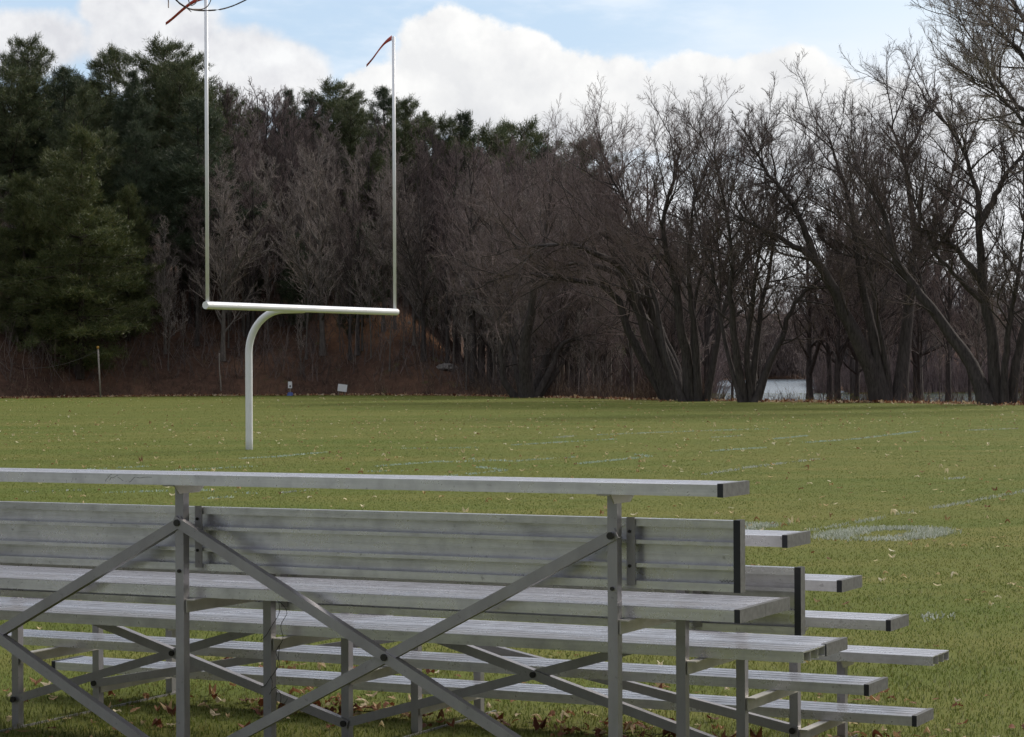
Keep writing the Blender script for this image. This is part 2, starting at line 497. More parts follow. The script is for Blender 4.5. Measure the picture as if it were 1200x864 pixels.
FU = (-0.436, -2.230, -3.985)                       # the three frames
PV = {5: 0.09, 4: 0.70, 3: 1.31, 2: 1.92, 1: 2.53}  # posts of each row
AW = 0.037; AT = 0.005                              # angle iron
posts = {}
for fi, u in enumerate(FU):
    for k, v in PV.items():
        top = zz(SEAT[k][1] - TP)
        g = Geo()
        zt = top - 0.004
        g.box((u - AW / 2, v - 0.02, -0.03), (u + AW / 2, v - 0.02 + AT, zt))
        g.box((u + AW / 2 - AT, v - 0.02 + AT + 0.0002, -0.03), (u + AW / 2, v + 0.018, zt))
        p = g.build('post', M['frame'], bl); posts[(fi, k)] = p
        # trapezoid seat bracket on the post
        sv = SEAT[k][0]
        g = Geo()
        a, b = sv + 0.012, sv + WP - 0.012
        ub = u + AW / 2 + 0.0012
        z1, z0 = top - 0.0015, top - 0.034
        vv = [(ub, a, z1), (ub, b, z1), (ub, b - 0.055, z0), (ub, a + 0.03, z0)]
        vv += [(ub + 0.005, y, z) for _, y, z in vv]
        g.add(vv, [(0, 3, 2, 1), (4, 5, 6, 7), (0, 1, 5, 4), (1, 2, 6, 5), (2, 3, 7, 6), (3, 0, 4, 7)])
        g.box((u - 0.030, a, z1 - 0.004), (ub - 0.0004, b, z1))
        g.build('seat_bracket', M['bracket'], bl)
    # supports under the footboards, front to back
    for k, (v, w) in FOOT.items():
        zt = zz(w - TP) - 0.002
        v0, v1 = PV[k] + 0.02, PV[k - 1] - 0.024
        v1 = max(v1, v + (2 if k in (5, 4) else 1) * WP - 0.01)
        g = Geo()
        s = u + AW / 2 + 0.002
        g.box((s, v0 - 0.03, zt - 0.050), (s + AT, v1, zt - AT))
        g.box((s - 0.001, v0 - 0.03, zt - AT + 0.0003), (s + 0.036, v1, zt))
        g.build('footboard_support', M['bracket'], bl)
    g = Geo()                                          # ground runner
    g.box((u + AW / 2 + 0.003, 0.03, -0.03), (u + AW / 2 + 0.008, 2.66, 0.010))
    g.box((u + AW / 2 + 0.0085, 0.03, -0.004), (u + AW / 2 + 0.045, 2.66, -0.002))
    g.build('ground_runner', M['frame'], bl)
    # upright plates that hold the risers
    for rv, rt in ((0.150, -0.131), (0.757, -0.338)):
        g = Geo()
        g.box((u + 0.022, rv - 0.0085, zz(rt - WP + 0.012)), (u + 0.053, rv - 0.0035, zz(rt + 0.004)))
        rb = g.build('riser_plate', M['frame'], bl)
        for zb in (0.045, 0.165):
            g = Geo(); g.tube([(u + 0.034, rv - 0.013, zz(rt - zb)), (u + 0.034, rv - 0.0086, zz(rt - zb))], 0.006, 8)
            g.build('bolt', M['bolt'], rb)


def brace(u0, w0, u1, w1, v, side=0):
    """angle iron between two frames in the plane v; flat face to the back, lip on its upper edge"""
    g = Geo()
    a = np.array([u0, v, zz(w0)]); b = np.array([u1, v, zz(w1)])
    t = (b - a) / np.linalg.norm(b - a)
    up = np.array([-t[2], 0, t[0]])
    if up[2] < 0: up = -up
    a = a - t * 0.02; b = b + t * 0.02
    h = 0.019; Y = np.array([0, 1., 0])
    g.prism([-up * h, up * h, up * h + Y * 0.004, -up * h + Y * 0.004], (a, b))
    e = -1 if side else 1
    g.prism([up * h * e - up * 0.004 * (e > 0) + Y * 0.0042, up * h * e + up * 0.004 * (e < 0) + Y * 0.0042,
             up * h * e + up * 0.004 * (e < 0) + Y * 0.034, up * h * e - up * 0.004 * (e > 0) + Y * 0.034], (a, b))
    return g.build('cross_brace', M['frame'], bl)


def bolt(u, w, v, parent, r=0.011):
    g = Geo(); g.tube([(u, v - 0.007, zz(w)), (u, v + 0.001, zz(w))], r, 10)
    g.build('bolt', M['bolt'], parent)


R_, M_, L_ = FU
TOP5, LOW = -0.187, -1.114
for a, b in ((M_, R_), (L_, M_)):
    brace(a, LOW, b, TOP5, 0.064, 1)
    b2 = brace(a, TOP5, b, LOW, 0.0555, 0)
    bolt((a + b) / 2, (TOP5 + LOW) / 2, 0.0555, b2, 0.013)
    brace(a, -0.603, b, LOW, 1.2765, 0)
    b4 = brace(a, LOW, b, -0.603, 1.2855, 0)
    bolt((a + b) / 2, (LOW - 0.603) / 2, 1.2765, b4, 0.013)
brace(M_, -0.774, R_, -1.112, 1.893, 0)
brace(L_, -1.115, M_, -0.80, 1.885, 0)
for fi, u in enumerate(FU):
    bolt(u, TOP5, 0.0555, posts[(fi, 5)], 0.013); bolt(u, LOW, 0.0555, posts[(fi, 5)], 0.013)
    bolt(u, -0.37, 0.0695, posts[(fi, 5)], 0.007)
    bolt(u, LOW, 1.2765, posts[(fi, 3)], 0.014)
    bolt(u, LOW, 1.885, posts[(fi, 2)], 0.014)
# pen scribble on the back of the top riser
g = Geo()
sx = np.linspace(0, 1, 34)
g.tube(np.stack([-0.085 + 0.060 * sx, np.full(34, 0.150 + 0.0405 - 0.0112), zz(-0.131 - WP + 0.034) + 0.005 * np.sin(sx * 31) * (0.4 + 0.6 * np.sin(sx * 9) ** 2)], 1), 0.0008, 4)
g.build('pen_scribble', M['ink'], riser5)

# scratches and scuffs on the back edge of the top seat
rs = np.random.default_rng(3)
for uu, ln_, sl_ in ((-2.50, 0.030, 0.9), (-2.475, 0.04, 0.5), (-2.445, 0.025, -0.6), (-2.39, 0.030, 0.7), (-2.335, 0.07, 0.04)):
    z0 = OZ - 0.014 - 0.010 * rs.random()
    t_ = np.linspace(-0.5, 0.5, 6); g = Geo()
    g.tube(np.stack([uu + t_ * ln_, np.full(6, -0.0071), np.clip(z0 + t_ * ln_ * sl_ + 0.0015 * rs.normal(size=6), OZ - 0.038, OZ - 0.004)], 1), 0.0008, 4)
    g.build('scratch', M['ink'], seats[5])

# wire twisted round the second-row post
g = Geo()
s = np.linspace(0, 1, 90)
ang = s * 5.2 * math.pi
base = np.array([M_, PV[4], 0])
rad = 0.030 + 0.012 * np.sin(s * 23) ** 2 + 0.03 * (s > 0.8) * (s - 0.8) * 5
pts = np.stack([M_ + np.cos(ang) * rad + 0.008, PV[4] - 0.002 + np.sin(ang) * rad, zz(-0.98) + s * 0.50 + 0.03 * np.sin(s * 17)], 1)
g.tube(pts, 0.0014, 5)
s2 = np.linspace(0, 1, 50)
pts2 = np.stack([M_ + 0.03 + 0.055 * np.sin(s2 * 3.2) + 0.012 * np.sin(s2 * 21), PV[4] - 0.03 + 0.02 * np.cos(s2 * 9), zz(-0.82) + s2 * 0.36], 1)
g.tube(pts2, 0.0013, 5)
pts3 = np.stack([M_ + 0.02 + 0.075 * s2 ** 2 + 0.01 * np.sin(s2 * 15), np.full(50, PV[4] - 0.03), zz(-0.84) - 0.08 * s2 - 0.05 * np.sin(s2 * 6) ** 2], 1)
g.tube(pts3, 0.0012, 5)
w = g.build('wire', M['wire'])
w.location = bl.location; w.rotation_euler = bl.rotation_euler
tag(w, 'thin dark rusty wire twisted around a bleacher post', 'wire')

# ------------------------------------------------------------------ goal post
gA = np.array([-6.136, 46.8]); gB = np.array([-2.613, 53.0]); GZ = 2.963
gdir = (gB - gA) / np.linalg.norm(gB - gA); gperp = np.array([-gdir[1], gdir[0]])
gc = (gA + gB) / 2; gp = gc + gperp * 1.53
gl = empty('goalpost', (gp[0], gp[1], -0.06))
tag(gl, 'tall white football goalpost with a curved gooseneck standing on the field', 'goalpost')


def gloc(p): return np.asarray(p, float) - np.array([gp[0], gp[1], -0.06])


g = Geo()
NZ = GZ - 0.012
pts = [(gp[0], gp[1], z) for z in np.linspace(-0.3, NZ - 0.92, 6)]
for a in np.linspace(0, math.pi / 2, 18)[1:]:
    q = gp - gperp * 0.92 * (1 - math.cos(a)); pts.append((q[0], q[1], NZ - 0.92 + 0.92 * math.sin(a)))
q = gc + gperp * 0.07
pts.append((q[0], q[1], NZ))
g.tube([gloc(p) for p in pts], 0.079, 20); g.build('gooseneck', M['white_paint'], gl, True)
g = Geo(); g.tube([gloc((*gA, GZ)), gloc((*gB, GZ))], 0.076, 20)
xb = g.build('crossbar', M['white_paint'], gl, False)
tops = []
for e, ins, py in ((gA, 0.07, -5.0), (gB, -0.07, 43.0)):
    q = e + gdir * ins
    zt = CAM_Z + (horizon(600 + q[0] / q[1] * FPX) - py) / FPX * q[1]
    g = Geo(); g.tube([gloc((q[0], q[1], GZ + 0.05)), gloc((q[0], q[1], zt))], 0.037, 14)
    g.build('upright', M['white_paint'], gl, True); tops.append((q[0], q[1], zt))
for (x, y, z), lab, (dx, dz), n in ((tops[0], 'red wind ribbon on the taller-looking near upright beside the overhanging twigs', (-0.78, -0.42), 1),
                               (tops[1], 'red wind ribbon fluttering from the far upright against white cloud', (-0.58, -0.52), 0)):
    s = np.linspace(0, 1, 22)
    c = np.stack([dx * s, 0.10 * np.sin(s * 7), dz * s + 0.05 * np.sin(s * 6.3) - (0.10 * s ** 3)], 1)
    wd = (0.07 * (1 - 0.55 * s))[:, None] * np.stack([np.sin(s * 3) * 0.35, np.cos(s * 4) * 0.6, np.full(22, 0.9)], 1)
    v = np.concatenate([c - wd, c + wd])
    i = np.arange(21)
    me = np_mesh('ribbon', v, [np.stack([i, i + 1, i + 23, i + 22], 1)], True)
    o = link_mesh('ribbon', me, M['ribbon']); o.location = (x - 0.04, y, z - 0.03)
    sm = o.modifiers.new('thickness', 'SOLIDIFY'); sm.thickness = 0.004
    tag(o, lab, 'ribbon')

# ------------------------------------------------------------------ trees
UP = np.array([0, 0, 1.0])


def interp_poly(P, t):
    """P (N,K,3), t (N,m) in 0..1 -> points and tangents (N,m,3)"""
    N, K, _ = P.shape
    f = np.clip(t, 0, 0.9999) * (K - 1)
    i = f.astype(int); fr = (f - i)[..., None]
    n = np.arange(N)[:, None]
    a = P[n, i]; b = P[n, i + 1]
    return a + (b - a) * fr, unit(b - a)


def interp_rad(r, t):
    N, K = r.shape
    f = np.clip(t, 0, 0.9999) * (K - 1); i = f.astype(int); fr = f - i; n = np.arange(N)[:, None]
    return r[n, i] * (1 - fr) + r[n, i + 1] * fr


def grow(rg, P, r, m, t0, t1, length, ang, nseg, wander, trop, rmax, rtip, tfall=0.5, rfac=0.65):
    N = len(P)
    t = t0 + (t1 - t0) * ((np.arange(m)[None] + rg.random((N, m))) / m)
    pos, tan = interp_poly(P, t); pr = interp_rad(r, t)
    rnd = rg.normal(size=(N, m, 3)); perp = unit(rnd - (rnd * tan).sum(-1, keepdims=True) * tan)
    a = np.radians(ang[0] + (ang[1] - ang[0]) * rg.random((N, m, 1)))
    d = unit(np.cos(a) * tan + np.sin(a) * perp + UP * trop)
    tr = (t - t0) / max(t1 - t0, 1e-6)
    plen = np.linalg.norm(np.diff(P, axis=1), axis=-1).sum(1)[:, None]
    L = (length * np.ones_like(plen) if length > 0 else -length * plen) * (1 - tfall * tr) * (0.6 + 0.7 * rg.random((N, m)))
    d = d.reshape(-1, 3); L = L.reshape(-1, 1); p = pos.reshape(-1, 3)
    r0 = np.minimum(rmax, rfac * pr.reshape(-1)); Q = [p]
    for s in range(nseg):
        d = unit(d + rg.normal(size=d.shape) * wander + UP * trop * 0.35)
        p = p + d * L / nseg; Q.append(p)
    Q = np.stack(Q, 1)
    rr = r0[:, None] + (rtip - r0[:, None]) * np.linspace(0, 1, nseg + 1)[None] ** 0.8
    rr = np.maximum(rr, rtip)
    return Q, rr


def cones(P, r):
    """one-segment twigs as three-sided spikes"""
    a = P[:, 0]; b = P[:, -1]
    T = unit(b - a); ref = np.where(np.abs(T[:, 2:3]) > 0.8, np.array([1., 0, 0]), UP)
    A = unit(np.cross(T, ref)); B = np.cross(T, A)
    V = [a + (A * math.cos(k * 2.0944) + B * math.sin(k * 2.0944)) * r[:, :1] for k in range(3)] + [b]
    V = np.stack(V, 1).reshape(-1, 3)
    i = np.arange(len(a))[:, None] * 4
    t = np.concatenate([i + np.array([[0, 1, 3]]), i + np.array([[1, 2, 3]]), i + np.array([[2, 0, 3]])])
    return V, t


def crown_levels(rg, P1, r1, cfg):
    """finer branchings of limbs P1 -> (limb geometry, twig geometry)"""
    tg = Geo()
    P2, r2 = grow(rg, P1, r1, cfg['m2'], 0.18, 0.98, cfg['l2'], (28, 60), 4, 0.16, cfg['trop'], 0.024, 0.008, 0.5)
    P3, r3 = grow(rg, P2, r2, cfg['m3'], 0.12, 1.0, cfg['l3'], (25, 58), 3, 0.18, cfg['trop'], 0.011, 0.005, 0.4)
    P4, r4 = grow(rg, P3, r3, cfg['m4'], 0.1, 1.0, cfg['l4'], (20, 55), 1, 0.1, cfg['trop'], cfg['tw'], 0.004, 0.3, 0.9)
    r4 = np.maximum(r4, cfg['tw'])
    v, q = tubes(P2, r2, 4); tg.add(v, q)
    v, q = tubes(P3, np.maximum(r3, cfg['tw'] * 0.8), 3); tg.add(v, q)
    v, t = cones(P4, r4); tg.add(v, None, t)
    return tg


def resample(pts, n):
    pts = np.asarray(pts, float)
    # Catmull-Rom through the points
    P = np.concatenate([2 * pts[:1] - pts[1:2], pts, 2 * pts[-1:] - pts[-2:-1]])
    K = len(pts) - 1
    out = []
    for f in np.linspace(0, K - 1e-6, n):
        i = int(f); t = f - i
        a, b, c, d = P[i:i + 4]
        out.append(0.5 * (2 * b + (c - a) * t + (2 * a - 5 * b + 4 * c - d) * t * t + (3 * b - a - 3 * c + d) * t ** 3))
    return np.array(out)


def make_bare(seed, H, r0, first, m1, l1, ang, trop, lean=0.04, cfg=None, fork=0):
    rg = np.random.default_rng(seed)
    c = dict(m2=8, l2=-0.42, m3=7, l3=-0.42, m4=4, l4=-0.5, trop=0.25, tw=0.0085)
    if cfg: c.update(cfg)
    K = 12
    z = np.linspace(0, H * 0.93, K)
    w = np.cumsum(rg.normal(size=(K, 2)) * lean, 0) * np.linspace(0, 1, K)[:, None] * H / 12
    trunk = np.stack([w[:, 0], w[:, 1], z], 1)
    stems = [trunk]; rads = [r0 * (1 - 0.93 * np.linspace(0, 1, K) ** 0.9) + 0.012]
    rads[0][0] *= 1.35
    for f in range(fork):
        j = rg.integers(2, 5)
        d = unit(np.array([rg.normal(), rg.normal(), 2.2]))
        L = H * (0.93 - z[j] / H) * rg.uniform(0.8, 1.0)
        s = np.linspace(0, 1, K)[:, None]
        q = trunk[j] + d * L * s + np.cumsum(rg.normal(size=(K, 3)) * 0.05, 0) * s + UP * s ** 2 * L * 0.12
        stems.append(q); rads.append(r0 * 0.62 * (1 - 0.93 * np.linspace(0, 1, K)) + 0.012)
    P0 = np.stack(stems); R0 = np.stack(rads)
    P1, r1 = grow(rg, P0, R0, m1, first, 0.97, -l1, ang, 7, 0.10, trop, r0 * 0.5, 0.014, 0.62)
    tg = Geo()
    v, q = tubes(P0, R0, 8); tg.add(v, q)
    v, q = tubes(P1, r1, 5); tg.add(v, q)
    cr = crown_levels(rg, np.concatenate([P1, P0[:, 5:12][:, [0, 1, 2, 3, 4, 5, 6]].repeat(1, 0)[:, :8] if False else P1[:0]]), r1, c)
    return tg, cr


def geo_mesh(g, name, smooth):
    return np_mesh(name, np.concatenate(g.v), ([np.concatenate(g.t)] if g.t else []) + ([np.concatenate(g.q)] if g.q else []), smooth)


PROTO = {}


def proto(key, tg, cg, tm, cm, H):
    a = geo_mesh(tg, key + ' trunk', True); a.materials.append(tm)
    b = geo_mesh(cg, key + ' crown', False); b.materials.append(cm)
    PROTO[key] = (a, b, H)


def place_tree(name, key, loc, H, rz, label, group=None, cat='tree', wide=1.0):
    a, b, h0 = PROTO[key]
    o = empty(name, loc, rz)
    s = H / h0; o.scale = (s * wide, s * wide, s)
    for nm, me in (('trunk', a), ('crown', b)):
        c = bpy.data.objects.new(nm, me); c.parent = o; COL.objects.link(c)
    tag(o, label, cat, group)
    return o


FOREST = []
for i in range(7):
    H = 16.0
    tg, cg = make_bare(100 + i, H, 0.17 + 0.02 * (i % 3), 0.14 + 0.06 * (i % 3), 28, 0.30, (30, 58), 0.24, 0.05,
                       dict(m2=9, m3=7, m4=4, tw=0.0075), fork=(0, 1, 0, 2, 1, 0, 1)[i])
    key = 'bare %d' % i
    proto(key, tg, cg, M['bark_grey'] if i % 3 == 0 else M['bark_dark'], (M['twig_grey'], M['twig_red'], M['twig_red'], M['twig_grey'], M['twig_dark'], M['twig_red'], M['twig_grey'])[i], H)
    FOREST.append(key)
SPREAD = []
for i in range(3):
    H = 15.0
    tg, cg = make_bare(200 + i, H, 0.26, 0.22, 15, 0.44, (38, 70), 0.12, 0.09, dict(m2=9, m3=7, m4=4, tw=0.006), fork=2)
    key = 'spread %d' % i
    proto(key, tg, cg, M['bark_dark'], M['twig_dark'], H); SPREAD.append(key)
SAPLING = []
for i in range(3):
    H = 8.0
    tg, cg = make_bare(300 + i, H, 0.055, 0.25, 14, 0.34, (25, 50), 0.3, 0.07, dict(m2=6, m3=4, m4=3, tw=0.009))
    key = 'sapling %d' % i
    proto(key, tg, cg, M['bark_grey'], (M['twig_grey'], M['twig_red'], M['twig_grey'])[i], H); SAPLING.append(key)


def make_pine(seed, H, r0, clear, wmax, spread_pow, dens=1.0, droop=0.0, blades=16, ragged=0.35, blen=0.42):
    rg = np.random.default_rng(seed)
    tg = Geo(); cg = Geo()
    K = 14
    z = np.linspace(0, H * 0.985, K)
    w = np.cumsum(rg.normal(size=(K, 2)) * 0.05, 0)
    trunk = np.stack([w[:, 0], w[:, 1], z], 1)
    rr = r0 * (1 - 0.95 * np.linspace(0, 1, K)) + 0.015
    v, q = tubes(trunk[None], rr[None], 8); tg.add(v, q)
    nb = int(H * 10 * dens)
    nw = int(H * (1 - clear) / 0.62)
    t = clear + (0.99 - clear) * (np.floor(rg.random(nb) * nw) + 0.5 + rg.normal(size=nb) * 0.10) / nw
    t = np.clip(t, clear, 0.995)
    pos, _ = interp_poly(trunk[None], t[None]); pos = pos[0]
    az = rg.random(nb) * 2 * math.pi
    h = (t - clear) / (1 - clear)
    prof = np.minimum(1, (h + 0.12) * 3.0) * np.maximum(1 - h, 0) ** spread_pow + 0.04
    # big ragged limbs: whole sectors longer or shorter
    sect = 1 + ragged * np.sin(az * 2 + h * 9 + seed) * np.sin(h * 23 + seed * 1.7) + ragged * 0.6 * rg.normal(size=nb)
    L = wmax * prof * np.clip(sect, 0.3, 1.7)
    el = np.radians(-6 + 36 * h ** 1.5 + rg.normal(size=nb) * 8 - droop * (1 - h) * 14)
    d = np.stack([np.cos(az) * np.cos(el), np.sin(az) * np.cos(el), np.sin(el)], 1)
    Kb = 6
    P = [pos]; dd = d.copy(); p = pos
    for s in range(Kb - 1):
        dd = unit(dd + UP * 0.07 + rg.normal(size=dd.shape) * 0.06)
        p = p + dd * (L / (Kb - 1))[:, None]; P.append(p)
    P = np.stack(P, 1)
    rb = np.maximum(0.008, 0.014 * L)[:, None] * (1 - 0.75 * np.linspace(0, 1, Kb))[None]
    v, q = tubes(P, rb, 3); tg.add(v, q)
    # side shoots carrying needle tufts, flat sprays with upturned tips
    per = np.maximum(4, (L * 7.0).astype(int))
    bi = np.repeat(np.arange(nb), per)
    u = 0.25 + 0.75 * rg.random(len(bi)) ** 0.8
    f = u * (Kb - 1) * 0.9999; i0 = f.astype(int); fr = (f - i0)[:, None]
    c = P[bi, i0] * (1 - fr) + P[bi, i0 + 1] * fr
    tan = unit(P[bi, i0 + 1] - P[bi, i0])
    side = unit(np.cross(tan, UP) + 1e-6)
    off = (1.02 - u) * L[bi] * 0.55 * rg.normal(size=len(bi)) * 0.75
    c = c + side * off[:, None] + UP * (np.abs(off) * 0.12 + rg.normal(size=len(bi)) * 0.13)[:, None]
    td = unit(tan + side * np.sign(off)[:, None] * 0.7 + UP * 0.45)
    n = len(c)
    dirs = unit(td[:, None] * 0.75 + rg.normal(size=(n, blades, 3)) * 0.55 + UP * 0.18)
    ln = blen * (0.6 + 0.7 * rg.random((n, blades, 1)))
    b0 = c[:, None] + rg.normal(size=(n, blades, 3)) * 0.13
    wv = unit(np.cross(dirs, rg.normal(size=(n, blades, 3)))) * (0.015 + 0.012 * rg.random((n, blades, 1)))
    V = np.stack([b0 - wv, b0 + wv, b0 + dirs * ln], 2).reshape(-1, 3)
    T = np.arange(len(V)).reshape(-1, 3)
    cg.add(V, None, T)
    return tg, cg


PINES = []
for i, (H, wm, sp, cl, rag) in enumerate(((20, 4.4, 0.66, 0.22, 0.6), (20, 3.8, 0.76, 0.28, 0.65), (20, 4.6, 0.58, 0.34, 0.7), (20, 3.4, 0.74, 0.25, 0.55))):
    tg, cg = make_pine(400 + i, H, 0.26, cl, wm, sp, 1.0, ragged=rag)
    proto('pine %d' % i, tg, cg, M['bark_pine'], M['needles_blue'] if i in (1, 3) else M['needles'], H); PINES.append('pine %d' % i)
tg, cg = make_pine(450, 17, 0.30, 0.05, 4.3, 0.62, 1.25, droop=0.9, ragged=0.45, blen=0.38)
proto('front pine', tg, cg, M['bark_pine'], M['needles_light'], 17)
tg, cg = make_pine(451, 10, 0.10, 0.10, 2.4, 0.8, 1.1, droop=0.5, ragged=0.35, blen=0.32)
proto('young conifer', tg, cg, M['bark_pine'], M['needles_blue'], 10)


def top_height(px, py, d):
    b = base_at(px, d)
    return b, at(px, py, d)[2] - b[2]


SK_PX0 = [-100, 0, 230, 260, 400, 550]; SK_Y0 = [120, 110, 110, 165, 170, 190]
# pines along the skyline on the hill
LAB_P = 'tall dark pine rising above the leafless wood on the hill'
GRP_P = 'tall pines on the wooded hill'
for i, (px, py, d) in enumerate(((-60, 70, 186), (-20, 62, 185), (12, 80, 178), (36, 46, 190), (76, 76, 180), (100, 98, 175), (132, 52, 190), (158, 78, 177),
                  (190, 50, 188), (214, 74, 182), (232, 112, 174), (268, 100, 192), (302, 124, 196), (341, 102, 196), (389, 97, 200), (414, 120, 190),
                  (451, 100, 196), (477, 112, 190), (500, 132, 196), (548, 127, 196), (574, 152, 190), (615, 145, 196), (641, 168, 192), (684, 158, 204),
                  (250, 122, 186), (366, 112, 198), (522, 140, 196), (-90, 90, 180), (160, 140, 172), (120, 150, 172), (230, 190, 178), (330, 190, 182), (440, 180, 182))):
    b, H = top_height(px, py, d)
    place_tree('pine_tree', PINES[(i * 7 + i // 3) % 4], b, H, i * 2.1, LAB_P, GRP_P, wide=1.0 + 0.2 * math.sin(i * 3.3))
for i in range(26):
    px = -90 + 640 * (i + 0.5) / 26; d = float(edge(px)) + 44 + 22 * ((i * 7) % 5) / 5
    b, H = top_height(px, float(np.interp(px, SK_PX0, SK_Y0)) + 18 * math.sin(i * 5.1), d)
    place_tree('pine_tree', PINES[(i * 5 + 2) % 4], b, H, i * 1.3, LAB_P, GRP_P, wide=1.25)
b, H = top_height(60, 176, 165); place_tree('pine_tree', 'front pine', b, H, 5.3, 'green pine filling in between the big low-boughed pine and the one at the left side', wide=1.2)
b, H = top_height(96, 150, 161); place_tree('pine_tree', 'front pine', b, H, 0.6, 'big pale green pine with boughs sweeping low beside the rope post', wide=1.05)
b, H = top_height(30, 205, 163); place_tree('pine_tree', 'front pine', b, H, 2.9, 'bushy green pine at the wood edge, cut by the left side of the photo', wide=0.95)
b, H = top_height(150, 218, 168); place_tree('pine_tree', 'front pine', b, H, 4.4, 'smaller green pine tucked in right behind the big low-boughed pine', wide=0.9)
b, H = top_height(-40, 160, 166); place_tree('pine_tree', 'pine 0', b, H, 1.0, LAB_P, GRP_P, wide=1.3)
for i, (px, py, d) in enumerate(((350, 275, 173), (425, 262, 172), (456, 295, 176), (388, 250, 180), (408, 330, 171), (300, 300, 180), (505, 300, 178))):
    b, H = top_height(px, py, d)
    place_tree('conifer_tree', 'young conifer', b, H, i * 1.9, 'young dark green conifer among bare trunks behind the goalpost', 'young conifers under the bare trees')

# the leafless wood
SK_PX = [-80, 100, 150, 200, 240, 330, 400, 480, 560, 650, 700, 780, 860, 1000, 1100, 1250]
SK_Y = [175, 185, 195, 150, 92, 94, 106, 130, 152, 166, 146, 128, 114, 104, 104, 104]


def wood(n, px0, px1, s0, s1, f0, f1, keys, label, group, seed, name='bare_tree'):
    rg = np.random.default_rng(seed)
    for i in range(n):
        px = px0 + (px1 - px0) * (i + rg.random()) / n
        d = float(edge(px)) + s0 + (s1 - s0) * rg.random()
        if px0 > 600 and 832 < px < 962 and i % 3: px = 962 + (px - 832) * 0.9 if i % 2 else 690 + (px - 832)
        d = float(edge(px)) + s0 + (s1 - s0) * rg.random()
        top = np.interp(px, SK_PX, SK_Y)
        b = base_at(px, d)
        H = (at(px, top, d)[2] - b[2]) * rg.uniform(f0, f1)
        place_tree(name, keys[rg.integers(len(keys))], b, H, rg.random() * 6.28, label, group, wide=rg.uniform(0.85, 1.2))


LAB_B = 'slender leafless tree in the dense grey-brown wood behind the goalpost'
GRP_B = 'bare trees of the wood beyond the field'
wood(40, 212, 690, 24, 42, 0.88, 1.0, FOREST, LAB_B, GRP_B, 1)
wood(34, 200, 720, 12, 27, 0.72, 0.95, FOREST, LAB_B, GRP_B, 2)
wood(26, 170, 700, 4, 12, 0.50, 0.85, FOREST, LAB_B, GRP_B, 3)
wood(12, -60, 180, 6, 22, 0.55, 0.85, FOREST, LAB_B, GRP_B, 4)
wood(22, -90, 240, 26, 60, 0.72, 0.95, FOREST, LAB_B, GRP_B, 14)
wood(24, 190, 720, 42, 80, 0.75, 0.97, FOREST, LAB_B, GRP_B, 15)
wood(24, 480, 720, 5, 40, 0.75, 0.97, FOREST + SPREAD[:1], LAB_B, GRP_B, 5)
LAB_R = 'leafless tree standing behind the big leaning multi-stemmed trees'
GRP_R = 'bare trees behind the leaning trees near the water'
wood(20, 670, 1260, 8, 30, 0.34, 0.66, FOREST + SPREAD, LAB_R, GRP_R, 6)
wood(12, 680, 1080, 22, 55, 0.68, 0.88, SPREAD + FOREST, LAB_R, GRP_R, 7)
LAB_S = 'thin leafless sapling at the foot of the wood'
wood(80, 130, 720, 1.5, 22, 0.22, 0.50, SAPLING, LAB_S, 'saplings along the edge of the wood', 8, 'sapling')
wood(10, 720, 1240, 3, 12, 0.16, 0.32, SAPLING, LAB_S, 'saplings along the edge of the wood', 9, 'sapling')

# wood on the far bank of the pond
rg = np.random.default_rng(12)
for i in range(85):
    px = 560 + 720 * (i + rg.random()) / 85
    dB = float(np.interp(px, SHORE_PX, SHORE_D))
    d = (dB if dB < 400 and px > 700 else 335) + 6 + 60 * rg.random()
    if 828 < px < 985: continue
    d = max(d, 300)
    H = rg.uniform(15, 24)
    place_tree('bare_tree', (FOREST + SPREAD)[rg.integers(10)], base_at(px, d), H, rg.random() * 6.28,
               'distant leafless tree on the far bank of the pond', 'bare trees across the pond', wide=rg.uniform(1.1, 1.5))
# wooded rise far beyond the water: reads as one mass
g = Geo()
n = 420
px = 780 + 260 * rg.random(n); d = 838 + 260 * rg.random(n) ** 1.5
px = np.concatenate([px, rg.uniform(200, 1600, 500)]); d = np.concatenate([d, 880 + 250 * rg.random(500)])
px = np.concatenate([px, rg.uniform(770, 1010, 420)]); d = np.concatenate([d, np.interp(px[-420:], SHORE_PX, SHORE_D).clip(480) + rg.uniform(3, 60, 420)])
for j, (a, b) in enumerate(zip(px, d)):
    base = base_at(a, b); H = rg.uniform(15, 26) if j < 920 else rg.uniform(5, 22)
    m = 70 if j < 920 else 110
    c = base + np.stack([rg.normal(size=m) * 2.6, rg.normal(size=m) * 2.6, H * rg.random(m) ** 0.8], 1)
    dr = unit(rg.normal(size=(m, 3)) * 0.45 + UP)
    wv = np.stack([rg.normal(size=m), rg.normal(size=m), np.zeros(m)], 1); wv = unit(wv) * rg.uniform(0.05, 0.16, (m, 1))
    V = np.stack([c - wv, c + wv, c + dr * rg.uniform(1.5, 4.5, (m, 1))], 1).reshape(-1, 3)
    g.add(V, None, np.arange(3 * m).reshape(-1, 3))
tag(g.build('distant_woods', M['twig_dark']), 'distant grey-brown wooded rise beyond the pond', 'woods', kind='stuff')

